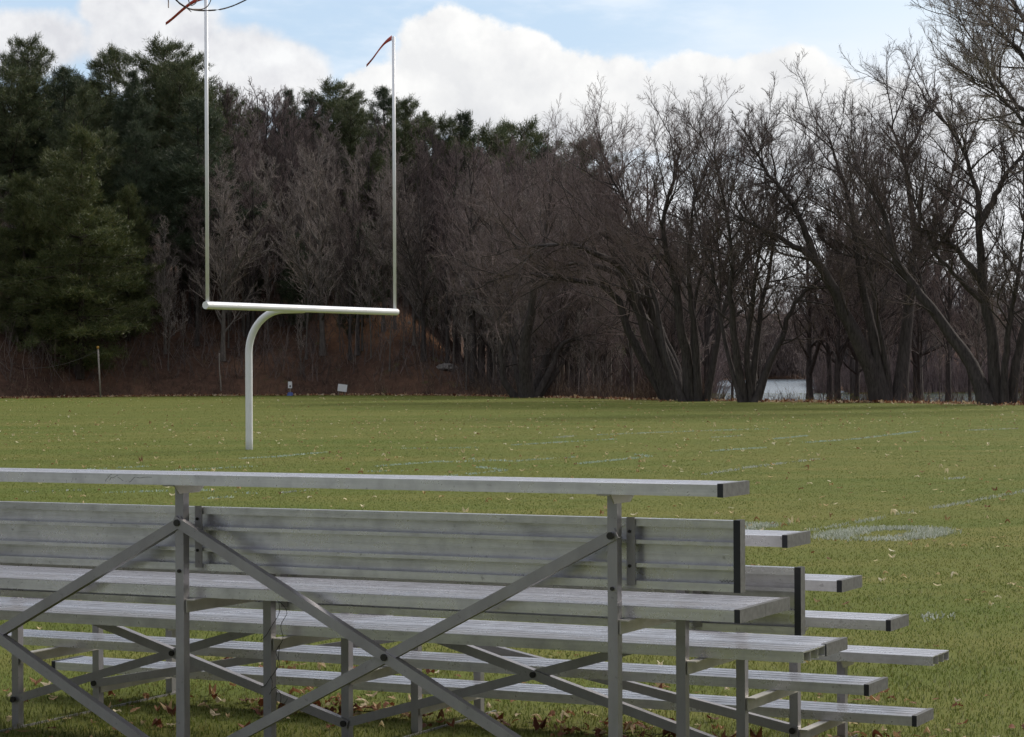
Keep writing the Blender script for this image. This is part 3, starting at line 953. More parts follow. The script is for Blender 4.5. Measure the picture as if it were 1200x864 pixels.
# ---------------- the big multi-stemmed trees by the water, traced stem by stem
BIG = [
    ('dark_tree', 144, 'broad clump of dark stems flaring from one base right of the goalpost', [
        ([(618, 465), (616, 440), (617, 400), (624, 360), (628, 320), (640, 270), (650, 215)], 20),
        ([(621, 465), (640, 425), (655, 390), (668, 350), (690, 300), (715, 250)], 14),
        ([(624, 464), (645, 436), (658, 405), (690, 392), (730, 376)], 11),
        ([(607, 465), (591, 445), (588, 420), (587, 370), (580, 320), (575, 250)], 10),
        ([(614, 464), (604, 430), (600, 400), (596, 350), (600, 290), (598, 230)], 9),
        ([(626, 464), (655, 432), (666, 405), (690, 365), (735, 330)], 8)]),
    ('leaning_tree', 127, 'leaning tree whose heavy limbs arch over far to the left', [
        ([(786, 466), (755, 424), (738, 390), (722, 350), (700, 332), (660, 326), (610, 322), (570, 332)], 14),
        ([(796, 466), (788, 430), (765, 390), (745, 360), (728, 325), (700, 312), (665, 310), (628, 324)], 18),
        ([(788, 466), (762, 405), (748, 360), (735, 320), (705, 300), (668, 286), (620, 290), (600, 292)], 16),
        ([(799, 466), (793, 430), (775, 390), (752, 345), (735, 305), (705, 262), (665, 212)], 14),
        ([(790, 466), (772, 395), (758, 330), (745, 270), (722, 215), (704, 190)], 10)]),
    ('dark_tree', 123, 'dark tree of near-vertical stems left of the pale water', [
        ([(808, 468), (805, 420), (798, 380), (792, 330), (783, 300), (777, 260), (790, 215), (800, 172)], 15),
        ([(818, 468), (815, 400), (810, 350), (808, 300), (815, 240), (830, 192)], 11),
        ([(826, 468), (840, 410), (850, 360), (870, 310), (890, 270), (930, 235)], 9),
        ([(802, 468), (782, 420), (770, 360), (758, 310), (742, 262), (722, 200)], 9),
        ([(812, 468), (812, 390), (822, 320), (850, 260), (865, 190)], 8)]),
    ('dark_tree', 119, 'fan of four slim dark trunks standing in front of the pale water', [
        ([(872, 471), (866, 430), (860, 380), (856, 340), (858, 300), (850, 240), (838, 180)], 12),
        ([(878, 471), (884, 430), (890, 380), (897, 340), (905, 300), (912, 240), (905, 170)], 10),
        ([(884, 471), (900, 430), (915, 400), (925, 370), (940, 345), (958, 336), (990, 338)], 11),
        ([(880, 471), (876, 420), (879, 370), (888, 310), (902, 250), (925, 185)], 9),
        ([(870, 471), (850, 400), (838, 330), (820, 270), (812, 200)], 7)]),
    ('dark_tree', 116, 'huge dark tree with one trunk leaning left and one upright, right of the pale water', [
        ([(1034, 472), (1020, 430), (1003, 395), (985, 355), (970, 325), (955, 303), (935, 290), (905, 272), (862, 252)], 23),
        ([(955, 303), (945, 272), (928, 235), (898, 198), (880, 160)], 11),
        ([(1040, 472), (1024, 400), (1015, 350), (1005, 300), (1000, 250), (985, 200), (972, 160)], 15),
        ([(1053, 472), (1058, 430), (1062, 390), (1068, 340), (1070, 310), (1073, 280), (1068, 230), (1058, 180), (1042, 142)], 20),
        ([(1068, 332), (1050, 315), (1025, 305), (992, 298), (960, 280)], 9),
        ([(1070, 300), (1090, 270), (1108, 240), (1118, 200), (1130, 145)], 10),
        ([(1045, 472), (1038, 420), (1028, 370), (1020, 320), (1008, 280), (988, 256), (945, 232)], 8),
        ([(1058, 190), (1075, 160), (1085, 130), (1088, 124)], 6)]),
    ('dark_tree', 107, 'dark V-shaped tree at the right edge with a long trunk leaning left', [
        ([(1160, 475), (1140, 430), (1120, 400), (1095, 365), (1075, 340), (1060, 320), (1046, 290), (1040, 260), (1020, 220), (990, 185)], 19),
        ([(1170, 475), (1165, 430), (1162, 390), (1155, 350), (1150, 300), (1148, 265), (1150, 240), (1140, 200), (1125, 165), (1100, 132)], 18),
        ([(1151, 330), (1132, 305), (1116, 285), (1100, 275), (1080, 268)], 10),
        ([(1148, 264), (1165, 235), (1180, 205), (1204, 175), (1215, 130)], 11),
        ([(1184, 475), (1190, 430), (1200, 390), (1214, 340), (1222, 270), (1228, 190)], 15),
        ([(1177, 475), (1178, 420), (1185, 370), (1194, 320), (1202, 250), (1198, 160)], 11),
        ([(1155, 356), (1128, 330), (1100, 300), (1075, 240), (1060, 190)], 9)]),
    ('bare_tree', 96, 'tall bare tree reaching in from beyond the right edge of the photo', [
        ([(1300, 482), (1292, 350), (1275, 220), (1245, 110), (1205, 30), (1165, -40)], 22),
        ([(1282, 260), (1235, 165), (1190, 118), (1160, 75), (1124, 18)], 10),
        ([(1290, 330), (1245, 220), (1205, 150), (1170, 110), (1140, 90)], 9),
        ([(1270, 200), (1262, 90), (1240, 10), (1225, -60)], 11),
        ([(1255, 140), (1205, 70), (1175, 40), (1140, 0)], 8),
        ([(1295, 380), (1330, 250), (1350, 120), (1340, 0)], 12)]),
]
for ti, (name, d, label, stems) in enumerate(BIG):
    rg = np.random.default_rng(900 + ti)
    bx = np.mean([s[0][0][0] for s in stems if s[0][0][1] > 440])
    root = empty(name, base_at(bx, d)); rl = np.array(root.location)
    tag(root, label, 'tree')
    tg = Geo(); ALLP = []; ALLR = []
    for si, (pp, wpx) in enumerate(stems):
        drift = rg.uniform(-3.5, 3.5) if pp[0][1] > 440 else rg.uniform(-2, 2)
        d0 = d + rg.uniform(-0.35, 0.35)
        if pp[0][1] <= 440:      # a fork: starts on the stem it grows from
            j = np.argmin([np.linalg.norm(a - (at(*pp[0], d) - rl)) for a in np.concatenate(ALLP)])
            start = np.concatenate(ALLP)[j]
            d0 = start[1] + rl[1]
        k = np.linspace(0, 1, len(pp))
        w3 = np.array([at(x, y, d0 + drift * t) for (x, y), t in zip(pp, k)]) - rl
        if pp[0][1] > 440: w3[0, 2] = -0.3
        q = resample(w3, 18)
        q[3:] += rg.normal(size=q[3:].shape) * 0.035
        r0 = wpx / FPX * d / 2
        rr = r0 * (1 - 0.88 * np.linspace(0, 1, 18) ** 0.8)
        if pp[0][1] > 440: rr[:2] *= (1.3, 1.08)
        v, qd = tubes(q[None], rr[None], 9); tg.add(v, qd)
        ALLP.append(q); ALLR.append(rr)
    P0 = np.stack(ALLP); R0 = np.stack(ALLR)
    P1, r1 = grow(rg, P0, R0, 14, 0.28, 1.0, -0.40, (32, 68), 7, 0.13, 0.13, 0.050, 0.011, 0.35)
    # the stem's own end splits into a fan
    P1b, r1b = grow(rg, P0, R0, 5, 0.70, 1.0, -0.27, (18, 55), 7, 0.12, 0.16, 0.05, 0.011, 0.1, 0.9)
    P1 = np.concatenate([P1, P1b]); r1 = np.concatenate([r1, r1b])
    v, qd = tubes(P1, r1, 5); tg.add(v, qd)
    cg = crown_levels(rg, P1, r1, dict(m2=9, l2=-0.46, m3=8, l3=-0.48, m4=6, l4=-0.62, trop=0.16, tw=0.0044))
    tg.build('trunk', M['bark_dark'], root, True)
    cg.build('crown', M['twig_red'] if ti in (0, 1, 2) else M['twig_dark'] if ti != 6 else M['twig_grey'], root, False)

# ---------------- undergrowth along the edge of the wood, and scrub on the far bank
g = Geo()
n = 15000
px = rg.uniform(-120, 1320, n)
d = edge(px) + rg.exponential(3.2, n) + 0.2
x = px_x(px, d); z = ground_z(px, d)
keep = np.where(px < 560, rg.random(n) < 0.55, rg.random(n) < 0.8)
keep &= ~((px > 832) & (px < 1160) & (rg.random(n) < 0.70))
x, d, z, px = x[keep], d[keep], z[keep], px[keep]
n = len(x)
h = np.where(px < 560, rg.gamma(2.0, 0.16, n), rg.gamma(2.2, 0.30, n)) * (0.7 + 0.6 * np.sin(px * 0.06) ** 2)
h = np.where((px > 832) & (px < 1160), h * 0.5, h)
b0 = np.stack([x, d, z - 0.05], 1)
dr = unit(np.stack([rg.normal(size=n) * 0.35, rg.normal(size=n) * 0.35, np.ones(n)], 1))
P = np.stack([b0, b0 + dr * h[:, None]], 1)
v, t = cones(P, np.full((n, 2), 0.016)); g.add(v, None, t)
P2, r2 = grow(rg, P, np.full((n, 2), 0.012), 3, 0.25, 1.0, -0.5, (20, 60), 1, 0.1, 0.1, 0.011, 0.006)
v, t = cones(P2, np.maximum(r2, 0.010)); g.add(v, None, t)
tag(g.build('undergrowth', M['brush']), 'dry reddish brush along the edge of the wood', 'undergrowth', kind='stuff')
g = Geo()
n = 2300
px = rg.uniform(-100, 720, n); d = edge(px) + 1.5 + rg.exponential(11, n)
b0 = np.stack([px_x(px, d), d, ground_z(px, d) - 0.05], 1)
h = rg.gamma(2.2, 0.75, n)
dr = unit(np.stack([rg.normal(size=n) * 0.38, rg.normal(size=n) * 0.38, np.ones(n)], 1))
P = np.stack([b0, b0 + dr * h[:, None] * 0.5 + rg.normal(size=(n, 3)) * 0.06 * h[:, None], b0 + dr * h[:, None]], 1)
v, q = tubes(P, np.stack([0.022 * np.ones(n), 0.017 * np.ones(n), 0.006 * np.ones(n)], 1), 3); g.add(v, q)
P2, r2 = grow(rg, P, np.full((n, 3), 0.016), 7, 0.2, 1.0, -0.42, (25, 60), 1, 0.1, 0.15, 0.012, 0.006)
v, t = cones(P2, np.maximum(r2, 0.009)); g.add(v, None, t)
tag(g.build('understory', M['twig_dark']), 'thin grey whips and twigs filling the wood at ground level', 'understory', kind='stuff')
g = Geo()
n = 9000
px = np.concatenate([rg.uniform(955, 1330, n // 2), rg.uniform(700, 836, n // 2)])
dB = np.interp(px, SHORE_PX, SHORE_D)
d = np.where(px > 980, dB + 2, np.where(px > 900, 345, 215)) + rg.exponential(9, n)
b0 = np.stack([px_x(px, d), d, ground_z(px, d) - 0.1], 1)
h = rg.gamma(4, 0.9, n)
dr = unit(np.stack([rg.normal(size=n) * 0.25, rg.normal(size=n) * 0.25, np.ones(n)], 1))
P = np.stack([b0, b0 + dr * h[:, None]], 1)
v, t = cones(P, np.full((n, 2), 0.05)); g.add(v, None, t)
P2, r2 = grow(rg, P, np.full((n, 2), 0.04), 4, 0.2, 1.0, -0.5, (15, 50), 1, 0.1, 0.2, 0.035, 0.01)
v, t = cones(P2, r2); g.add(v, None, t)
tag(g.build('scrub', M['twig_red']), 'reddish scrub on the far bank of the pond', 'scrub', kind='stuff')

# ---------------- the tree whose twigs hang into the top of the picture
root = empty('shade_tree', (-5.2, 8.6, 0))
tag(root, 'bare tree whose dark twigs dangle into the top of the view', 'tree')
rl = np.array(root.location)
rg = np.random.default_rng(77)
tg = Geo()
trunk = resample(np.array([(0, 0, -0.2), (0.05, 0, 1.5), (0.1, 0.05, 3.2), (0.0, 0.1, 5.2), (0.2, 0.2, 7.5), (0.1, 0.2, 10)]), 16)
rr = 0.24 * (1 - 0.85 * np.linspace(0, 1, 16)) ; rr[0] *= 1.4
limb = resample(np.array([(0.08, 0.05, 3.0), (1.0, 0.2, 4.1), (2.3, 0.35, 4.7), (3.6, 0.45, 4.75), (4.6, 0.5, 4.3)]), 16)
lr = 0.075 * (1 - 0.85 * np.linspace(0, 1, 16))
limb2 = resample(np.array([(0.08, 0.0, 4.0), (-1.2, -0.4, 5.4), (-2.2, -0.6, 7.0), (-2.6, -0.8, 8.8)]), 16)
P0 = np.stack([trunk, limb, limb2]); R0 = np.stack([rr, lr, lr])
v, q = tubes(P0, R0, 10); tg.add(v, q)
P1, r1 = grow(rg, P0[[0, 2]], R0[[0, 2]], 12, 0.35, 1.0, 2.4, (30, 60), 6, 0.12, 0.2, 0.05, 0.01)
v, q = tubes(P1, r1, 6); tg.add(v, q)
P1u, r1u = grow(rg, P0[[1]], R0[[1]], 9, 0.2, 1.0, 1.2, (20, 50), 5, 0.1, 0.7, 0.03, 0.008)
v, q = tubes(P1u, r1u, 5); tg.add(v, q)
tg.build('trunk', M['bark_dark'], root, True)
cg = crown_levels(rg, np.concatenate([P1[:, :6], P1u]), np.concatenate([r1[:, :6], r1u]), dict(m2=6, l2=-0.4, m3=4, l3=-0.4, m4=3, l4=-0.4, trop=0.25, tw=0.004))
DT = 9.0
for pp, r in (([(165, -90), (190, -30), (207, -2), (217, 7), (226, 11), (240, 12.5), (258, 11.5), (272, 8), (284, 3), (296, -3)], 0.0042),
              ([(150, -70), (185, -25), (198, -4), (199.5, 9)], 0.0034), ([(207, -2), (215, -14), (222, -3), (225, 6), (231, 4), (236, -4)], 0.0028),
              ([(226, 11), (240, 10.5), (247, 5), (251, -6)], 0.0028), ([(219, 8), (224, 12), (226, 14)], 0.0024), ([(165, -90), (140, -180), (150, -290)], 0.007)):
    w3 = resample(np.array([at(x, y, DT + 0.1 * math.sin(x)) for x, y in pp]) - rl, 26); r *= 0.75
    cg.tube(w3, np.linspace(r * 1.25, r * 0.8, 26), 6)
cg.build('crown', M['twig_dark'], root, False)

# ------------------------------------------------------------------ small things at the wood edge
d = 157.0
b = base_at(118, d); root = empty('rope_post', b)
tag(root, 'thin pale post with a yellow top and a rope sagging off it', 'post')
g = Geo(); tp = at(115, 409, d) - b
g.tube([(0, 0, -0.3), tp], 0.055, 10); g.build('shaft', M['wood_post'], root, True)
g = Geo(); g.tube([tp + (0, 0, 0.005), tp + (-0.02, 0, 0.18)], 0.085, 10); g.build('cap', M['yellow'], root, True)
g = Geo()
pl = [at(115, 411, d), at(95, 420, d + 0.5), at(70, 428, d + 1), at(40, 431.5, d + 2), at(5, 430, d + 3), at(-40, 420, d + 4)]
g.tube(resample(np.array(pl), 40), 0.013, 6)
o = g.build('rope', M['rope'], None, True); tag(o, 'grey rope sagging from the yellow-topped post past the pines', 'rope')
d = 164.0
b = base_at(259, d); g = Geo()
g.tube(resample(np.array([at(259, 466, d), at(258.6, 450, d), at(257.2, 433, d), at(257, 414, d)]) - b, 14), np.linspace(0.05, 0.032, 14), 8)
o = g.build('pole', M['wood_post'], None, True); o.location = b
tag(o, 'crooked grey pole at the wood edge left of the gooseneck', 'pole')
# small placard on a stake with a blue foot
d = 162.0
b = base_at(340, d); root = empty('small_sign', b)
tag(root, 'small white placard on a stake with a blue foot', 'sign')
g = Geo(); g.box((-0.035, -0.03, -0.2), (0.035, 0.03, 0.95)); g.build('stake', M['wood_post'], root)
g = Geo(); g.box((-0.15, -0.055, 0.52), (0.13, -0.031, 0.98)); pb = g.build('board', M['sign_white'], root)
g = Geo(); g.box((-0.05, -0.062, 0.60), (0.05, -0.0555, 0.72)); g.build('dark_mark', M['ink'], pb)
g = Geo()
for k in range(8):
    a0 = k * math.pi / 4; a1 = a0 + math.pi / 4
    g.add([(0.27 * math.cos(a0), 0.27 * math.sin(a0), 0), (0.27 * math.cos(a1), 0.27 * math.sin(a1), 0), (0.15 * math.cos(a1), 0.15 * math.sin(a1), 0.24), (0.15 * math.cos(a0), 0.15 * math.sin(a0), 0.24)], [(0, 1, 2, 3)])
g.add([(0.15 * math.cos(k * math.pi / 4), 0.15 * math.sin(k * math.pi / 4), 0.24) for k in range(8)], [(0, 1, 2, 3), (0, 3, 4, 7), (4, 5, 6, 7)])
g.build('foot', M['blue'], root)
b = base_at(400, d); root = empty('yard_sign', b); root.rotation_euler = (0, -0.13 * -1, 0.1)
tag(root, 'tilted blank white board on two short legs at the wood edge', 'sign')
g = Geo(); g.box((-0.32, -0.03, 0.28), (0.32, 0.0, 0.78)); g.build('board', M['sign_white'], root)
for x in (-0.22, 0.22):
    g = Geo(); g.box((x - 0.02, 0.002, -0.2), (x + 0.02, 0.03, 0.6)); g.build('leg', M['wood_post'], root)
# fallen dead trunk and pale rocks on the slope
d = 176.0
g = Geo(); a, c = at(455, 402, d), at(480, 428, d - 3)
c[2] = float(ground_z(480, d - 3)) + 0.1
g.tube(resample(np.array([a, (a + c) / 2 + (0, 0, 0.1), c]), 10) - a, np.linspace(0.08, 0.15, 10), 8)
o = g.build('fallen_log', M['deadwood'], None, True); o.location = a
tag(o, 'bleached dead trunk leaning down the leafy slope', 'log')
for i, (px, s, lab) in enumerate(((521, 0.42, 'larger pale rock at the foot of the wooded slope'), (530, 0.30, 'smaller pale rock beside the larger one at the foot of the slope'))):
    d = 164 + i
    rk = np.random.default_rng(i + 5)
    th, ph = np.meshgrid(np.linspace(0, math.pi, 8), np.linspace(0, 2 * math.pi, 12, endpoint=False), indexing='ij')
    v = np.stack([np.sin(th) * np.cos(ph) * 1.5, np.sin(th) * np.sin(ph), np.cos(th) * 0.7], -1).reshape(-1, 3)
    v *= s * (1 + 0.18 * rk.normal(size=(len(v), 1)))
    i_ = np.arange(96).reshape(8, 12)
    q = np.stack([i_[:-1], np.roll(i_[:-1], -1, 1), np.roll(i_[1:], -1, 1), i_[1:]], -1).reshape(-1, 4)
    o = link_mesh('rock', np_mesh('rock', v, [q[:, ::-1]]), M['rock']); o.location = base_at(px, d) + np.array([0, 0, s * 0.45])
    tag(o, lab, 'rock')

# ------------------------------------------------------------------ grass, markings, leaves
def blades(n, d0, d1, seed):
    """turf blades, as many per metre of depth as the eye resolves: far ones are broader"""
    rg = np.random.default_rng(seed)
    d = d0 * (d1 / d0) ** rg.random(n)
    x = (rg.random(n) * 2 - 1) * (0.219 * d + 2.4)
    c = np.stack([x, d, field_z(d) - 0.004], 1)
    cl = 0.9 + 0.16 * np.sin(x * 2.1 + 1.3 * np.sin(d * 1.7)) * np.sin(d * 1.9 + np.sin(x * 1.3)) + 0.12 * rg.normal(size=n)
    hgt = np.interp(d, [8, 14, 25, 60, 165], [0.040, 0.029, 0.020, 0.016, 0.014])
    wid = np.interp(d, [8, 14, 25, 60, 165], [0.0038, 0.0046, 0.0066, 0.015, 0.040])[:, None]
    h = hgt * np.clip(cl, 0.5, 1.4) * (0.65 + 0.6 * rg.random(n))
    a = rg.random(n) * 6.283
    wv = np.stack([np.cos(a), np.sin(a), np.zeros(n)], 1) * wid * (0.6 + 0.7 * rg.random((n, 1))) * 0.5
    ln = np.stack([rg.normal(size=n), rg.normal(size=n), np.zeros(n)], 1) * 0.55
    m = c + (ln * 0.35 + UP) * (h * 0.55)[:, None]
    t = c + (ln * 1.2 + UP * 0.9) * h[:, None]
    V = np.stack([c - wv, c + wv, m + wv * 0.75, m - wv * 0.75, t], 1).reshape(-1, 3)
    i = np.arange(n)[:, None] * 5
    return V, i + np.array([[0, 1, 2, 3]]), i + np.array([[3, 2, 4]])


g = Geo()
g.add(*blades(680000, 8.2, 165, 1))
tag(g.build('grass', M['grass_blade']), 'short green turf blades of the playing field', 'grass', kind='stuff')


def ground_pt(px, py):
    d = CAM_Z * FPX / (py - horizon(px))
    for _ in range(4): d = (CAM_Z - float(field_z(d))) * FPX / (py - horizon(px))
    return np.array([px_x(px, d), d])


def paint(name, polys, mat, dens, hgt, wid, seed, patchy=0.5):
    """chalk left on the grass: chalked blades scattered over the strokes (each a ground polyline and a width)"""
    rg = np.random.default_rng(seed); V = []; n0 = 0
    for pts, width in polys:
        pts = np.asarray(pts, float)
        seg = np.linalg.norm(np.diff(pts, axis=0), axis=1); cum = np.concatenate([[0], np.cumsum(seg)])
        n = int(cum[-1] * width * dens)
        s = rg.random(n) * cum[-1]
        x = np.interp(s, cum, pts[:, 0]); y = np.interp(s, cum, pts[:, 1])
        i = np.clip(np.searchsorted(cum, s) - 1, 0, len(seg) - 1)
        t = np.diff(pts, axis=0)[i] / seg[i][:, None]
        o = (rg.random(n) - 0.5) * width * (1 + 0.25 * rg.normal(size=n))
        x += -t[:, 1] * o; y += t[:, 0] * o
        keep = rg.random(n) > patchy * (0.5 + 0.5 * np.sin(x * 2.1 + 3 * np.sin(y * 1.3)) * np.sin(y * 2.9 + x))
        V.append(np.stack([x, y], 1)[keep])
    c = np.concatenate(V); n = len(c)
    c = np.concatenate([c, field_z(c[:, 1])[:, None]], 1)
    a = rg.random(n) * 6.283
    wv = np.stack([np.cos(a), np.sin(a), np.zeros(n)], 1) * wid * (0.6 + 0.8 * rg.random((n, 1))) * 0.5
    t = c + np.stack([rg.normal(size=n) * 0.4, rg.normal(size=n) * 0.4, np.ones(n)], 1) * hgt * (0.5 + 0.7 * rg.random((n, 1)))
    g = Geo(); g.add(np.stack([c - wv, c + wv, t + wv * 0.5, t - wv * 0.5], 1).reshape(-1, 3), np.arange(4 * n).reshape(-1, 4))
    return tag(g.build(name, mat), kind='structure')


Uv = np.array([math.cos(YAW), -math.sin(YAW)]); Vv = np.array([math.sin(YAW), math.cos(YAW)])
zc = ground_pt(1036, 626.5)
ring = []
for a in np.linspace(0, 2 * math.pi, 41):
    ca, sa = math.cos(a), math.sin(a)
    ring.append(zc + Uv * 0.41 * np.sign(ca) * abs(ca) ** 0.6 + Vv * 0.84 * np.sign(sa) * abs(sa) ** 0.6)
paint('yard_number_marking', [(ring, 0.37)], M['paint_blade'], 2500, 0.034, 0.009, 21, 0.75)
oc = zc - Uv * 1.62
paint('yard_number_marking', [([oc - Vv * 1.0, oc + Vv * 1.0], 0.42), ([oc - Vv * 1.0 - Uv * 0.3, oc - Vv * 1.0 + Uv * 0.3], 0.25)], M['paint_blade'], 2500, 0.034, 0.009, 22, 0.7)
ln = [ground_pt(948, 623), ground_pt(948, 623) + Vv * 9.5]
paint('yard_line_marking', [(ln, 0.13)], M['paint_blade'], 800, 0.028, 0.010, 23, 1.1)
pl = [([ground_pt(a, b) for a, b in pts], w) for pts, w in (
    ([(822, 557), (880, 548), (960, 538)], 0.16), ([(1138, 504.5), (1192, 502.5)], 0.25), ([(1066, 728), (1112, 722)], 0.20),
    ([(655, 513), (672, 511)], 0.25), ([(1110, 562), (1135, 560)], 0.15), ([(330, 578), (372, 574)], 0.12), ([(30, 577), (92, 575)], 0.13))]
paint('white_line_marking', pl, M['paint_blade'], 700, 0.026, 0.015, 24, 1.0)
pl = [([ground_pt(a, b) for a, b in pts], w) for pts, w in (
    ([(520, 559), (590, 552), (582, 550), (560, 548)], 0.16), ([(678, 544), (735, 538), (762, 535.5), (745, 533)], 0.16),
    ([(548, 538), (600, 541), (672, 536)], 0.14), ([(520, 542), (622, 539)], 0.12), ([(834, 529), (895, 525)], 0.16), ([(945, 519), (1002, 515), (1076, 506)], 0.17),
    ([(905, 515), (945, 511)], 0.14), ([(278, 538), (320, 536), (385, 530)], 0.16), ([(100, 551), (172, 547)], 0.15), ([(205, 552), (300, 547)], 0.14),
    ([(240, 585), (272, 583)], 0.10), ([(470, 526), (560, 525)], 0.14), ([(430, 553), (490, 552)], 0.12), ([(700, 510), (830, 505), (900, 503)], 0.14),
    ([(120, 578), (230, 575), (300, 579)], 0.09), ([(600, 522), (720, 515)], 0.12), ([(440, 547), (520, 541)], 0.12), ([(835, 513), (870, 511)], 0.12))]
paint('blue_line_marking', pl, M['paint_blue'], 800, 0.026, 0.017, 25, 0.9)

# fallen oak leaves
LEAF = np.array([(0, -0.5), (0.13, -0.38), (0.22, -0.27), (0.19, -0.14), (0.31, -0.02), (0.23, 0.12), (0.24, 0.27), (0.13, 0.38), (0, 0.5),
                 (-0.13, 0.38), (-0.24, 0.27), (-0.23, 0.12), (-0.31, -0.02), (-0.19, -0.14), (-0.22, -0.27), (-0.13, -0.38)])


def leaves(n, xy, size, seed, lift=0.025, tilt=0.35):
    rg = np.random.default_rng(seed)
    x, y = xy
    s = size * (0.55 + 0.75 * rg.random(n))
    L = np.broadcast_to(LEAF, (n, 16, 2)) * s[:, None, None]
    # curl across and along the midrib
    k1 = rg.normal(size=(n, 1)) * 2.2; k2 = rg.normal(size=(n, 1)) * 1.3
    zl = (L[..., 0] ** 2 * k1 + L[..., 1] ** 2 * k2) / s[:, None] * 1.1
    P = np.stack([L[..., 0], L[..., 1], zl], -1)
    a = rg.random(n) * 6.283; tl = rg.normal(size=n) * tilt
    ca, sa = np.cos(a)[:, None], np.sin(a)[:, None]; ct, st = np.cos(tl)[:, None], np.sin(tl)[:, None]
    Y, Z = P[..., 1] * ct - P[..., 2] * st, P[..., 1] * st + P[..., 2] * ct
    Xr, Yr = P[..., 0] * ca - Y * sa, P[..., 0] * sa + Y * ca
    Z = Z - Z.min(1, keepdims=True) * 0.7 + lift + field_z(y)[:, None]
    V = np.stack([Xr + x[:, None], Yr + y[:, None], Z], -1)
    ctr = V.mean(1, keepdims=True)
    V = np.concatenate([V, ctr], 1).reshape(-1, 3)
    i = np.arange(16); tri = np.stack([i, (i + 1) % 16, np.full(16, 16)], 1)
    T = (np.arange(n)[:, None, None] * 17 + tri[None]).reshape(-1, 3)
    return V, T


rg = np.random.default_rng(31)
g = Geo(); gb = Geo()


def wedge(n, d0, d1):
    d = np.sqrt(d0 ** 2 + (d1 ** 2 - d0 ** 2) * rg.random(n)); return (rg.random(n) * 2 - 1) * (0.219 * d + 1.0), d


v, t = leaves(400, wedge(400, 8.5, 26), 0.058, 1, 0.02, 0.25); g.add(v, None, t)
v, t = leaves(1500, wedge(1500, 26, 80), 0.08, 2, 0.02, 0.2); g.add(v, None, t)
v, t = leaves(900, wedge(900, 80, 150), 0.10, 3, 0.02, 0.2); g.add(v, None, t)
tag(g.build('scattered_leaves', M['leaf_pale']), 'pale fallen leaves scattered over the playing field', 'leaves', kind='stuff')
# a ragged drift of leaves where the field meets the wood
gd = Geo(); n = 5200
px = rg.uniform(-150, 1350, n); d = edge(px) - rg.exponential(1.6, n) * (0.4 + 0.8 * (np.sin(px * 0.05) * np.sin(px * 0.017 + 1)) ** 2) + 0.4
v, t = leaves(n, (px_x(px, d), d), 0.17, 9, 0.02, 0.5); gd.add(v, None, t)
tag(gd.build('leaf_drift', M['leaf']), 'brown leaves drifted along the ragged edge of the field', 'leaves', kind='stuff')
# browner drifts under and around the bleachers
uu = rg.uniform(-LEN - 0.4, 0.8, 800); vv = rg.uniform(0.0, 4.2, 800)
kp = rg.random(800) < np.clip(0.35 + 0.65 * np.sin(uu * 2.3 + 1) * np.sin(vv * 2.9) + 0.25, 0.12, 1)
uu, vv = uu[kp], vv[kp]
x = OX + uu * Uv[0] + vv * Vv[0]; y = OY + uu * Uv[1] + vv * Vv[1]
v, t = leaves(len(x), (x, y), 0.058, 5, 0.010, 0.25); gb.add(v, None, t)
uu = np.concatenate([rg.normal(-3.0, 0.32, 90), rg.normal(-1.2, 0.5, 90), rg.normal(-0.1, 0.25, 40)]); vv = np.concatenate([rg.normal(2.35, 0.14, 90), rg.normal(2.3, 0.16, 90), rg.normal(2.5, 0.15, 40)])
x = OX + uu * Uv[0] + vv * Vv[0]; y = OY + uu * Uv[1] + vv * Vv[1]
v, t = leaves(len(x), (x, y), 0.060, 6, 0.012, 0.35); gb.add(v, None, t)
tag(gb.build('brown_leaves', M['leaf']), 'brown oak leaves drifted in the grass under the bleachers', 'leaves', kind='stuff')

# ------------------------------------------------------------------ light and sky
SUN_AZ, SUN_EL = 48.0, 35.0          # to the right of the view, ahead
sd = Vector((math.sin(R(SUN_AZ)) * math.cos(R(SUN_EL)), math.cos(R(SUN_AZ)) * math.cos(R(SUN_EL)), math.sin(R(SUN_EL))))
sl = bpy.data.lights.new('sun', 'SUN'); sl.energy = 2.1; sl.angle = R(14.0); sl.color = (1.0, 0.93, 0.83)
so = bpy.data.objects.new('sun', sl); COL.objects.link(so)
so.rotation_euler = (-sd).to_track_quat('-Z', 'Y').to_euler()

w = bpy.data.worlds.new('World'); scene.world = w; w.use_nodes = True
nt = w.node_tree
bg = nt.nodes['Background']
sky = node(nt, 'ShaderNodeTexSky', sky_type='NISHITA', sun_disc=False)
sky.sun_elevation = R(SUN_EL); sky.sun_rotation = R(SUN_AZ); sky.air_density = 1.0; sky.dust_density = 1.5
tc = node(nt, 'ShaderNodeTexCoord')
sp = node(nt, 'ShaderNodeSeparateXYZ'); nt.links.new(tc.outputs['Generated'], sp.inputs[0])


def mth(op, a, b=None, c=None, clamp=False):
    n = node(nt, 'ShaderNodeMath', operation=op, use_clamp=clamp)
    for i, v in enumerate((a, b, c)):
        if v is None: continue
        if isinstance(v, (int, float)): n.inputs[i].default_value = v
        else: nt.links.new(v, n.inputs[i])
    return n.outputs[0]


def smooth(x, a, b):
    n = node(nt, 'ShaderNodeMapRange', interpolation_type='SMOOTHSTEP')
    n.inputs[1].default_value = a; n.inputs[2].default_value = b
    nt.links.new(x, n.inputs[0]); return n.outputs[0]


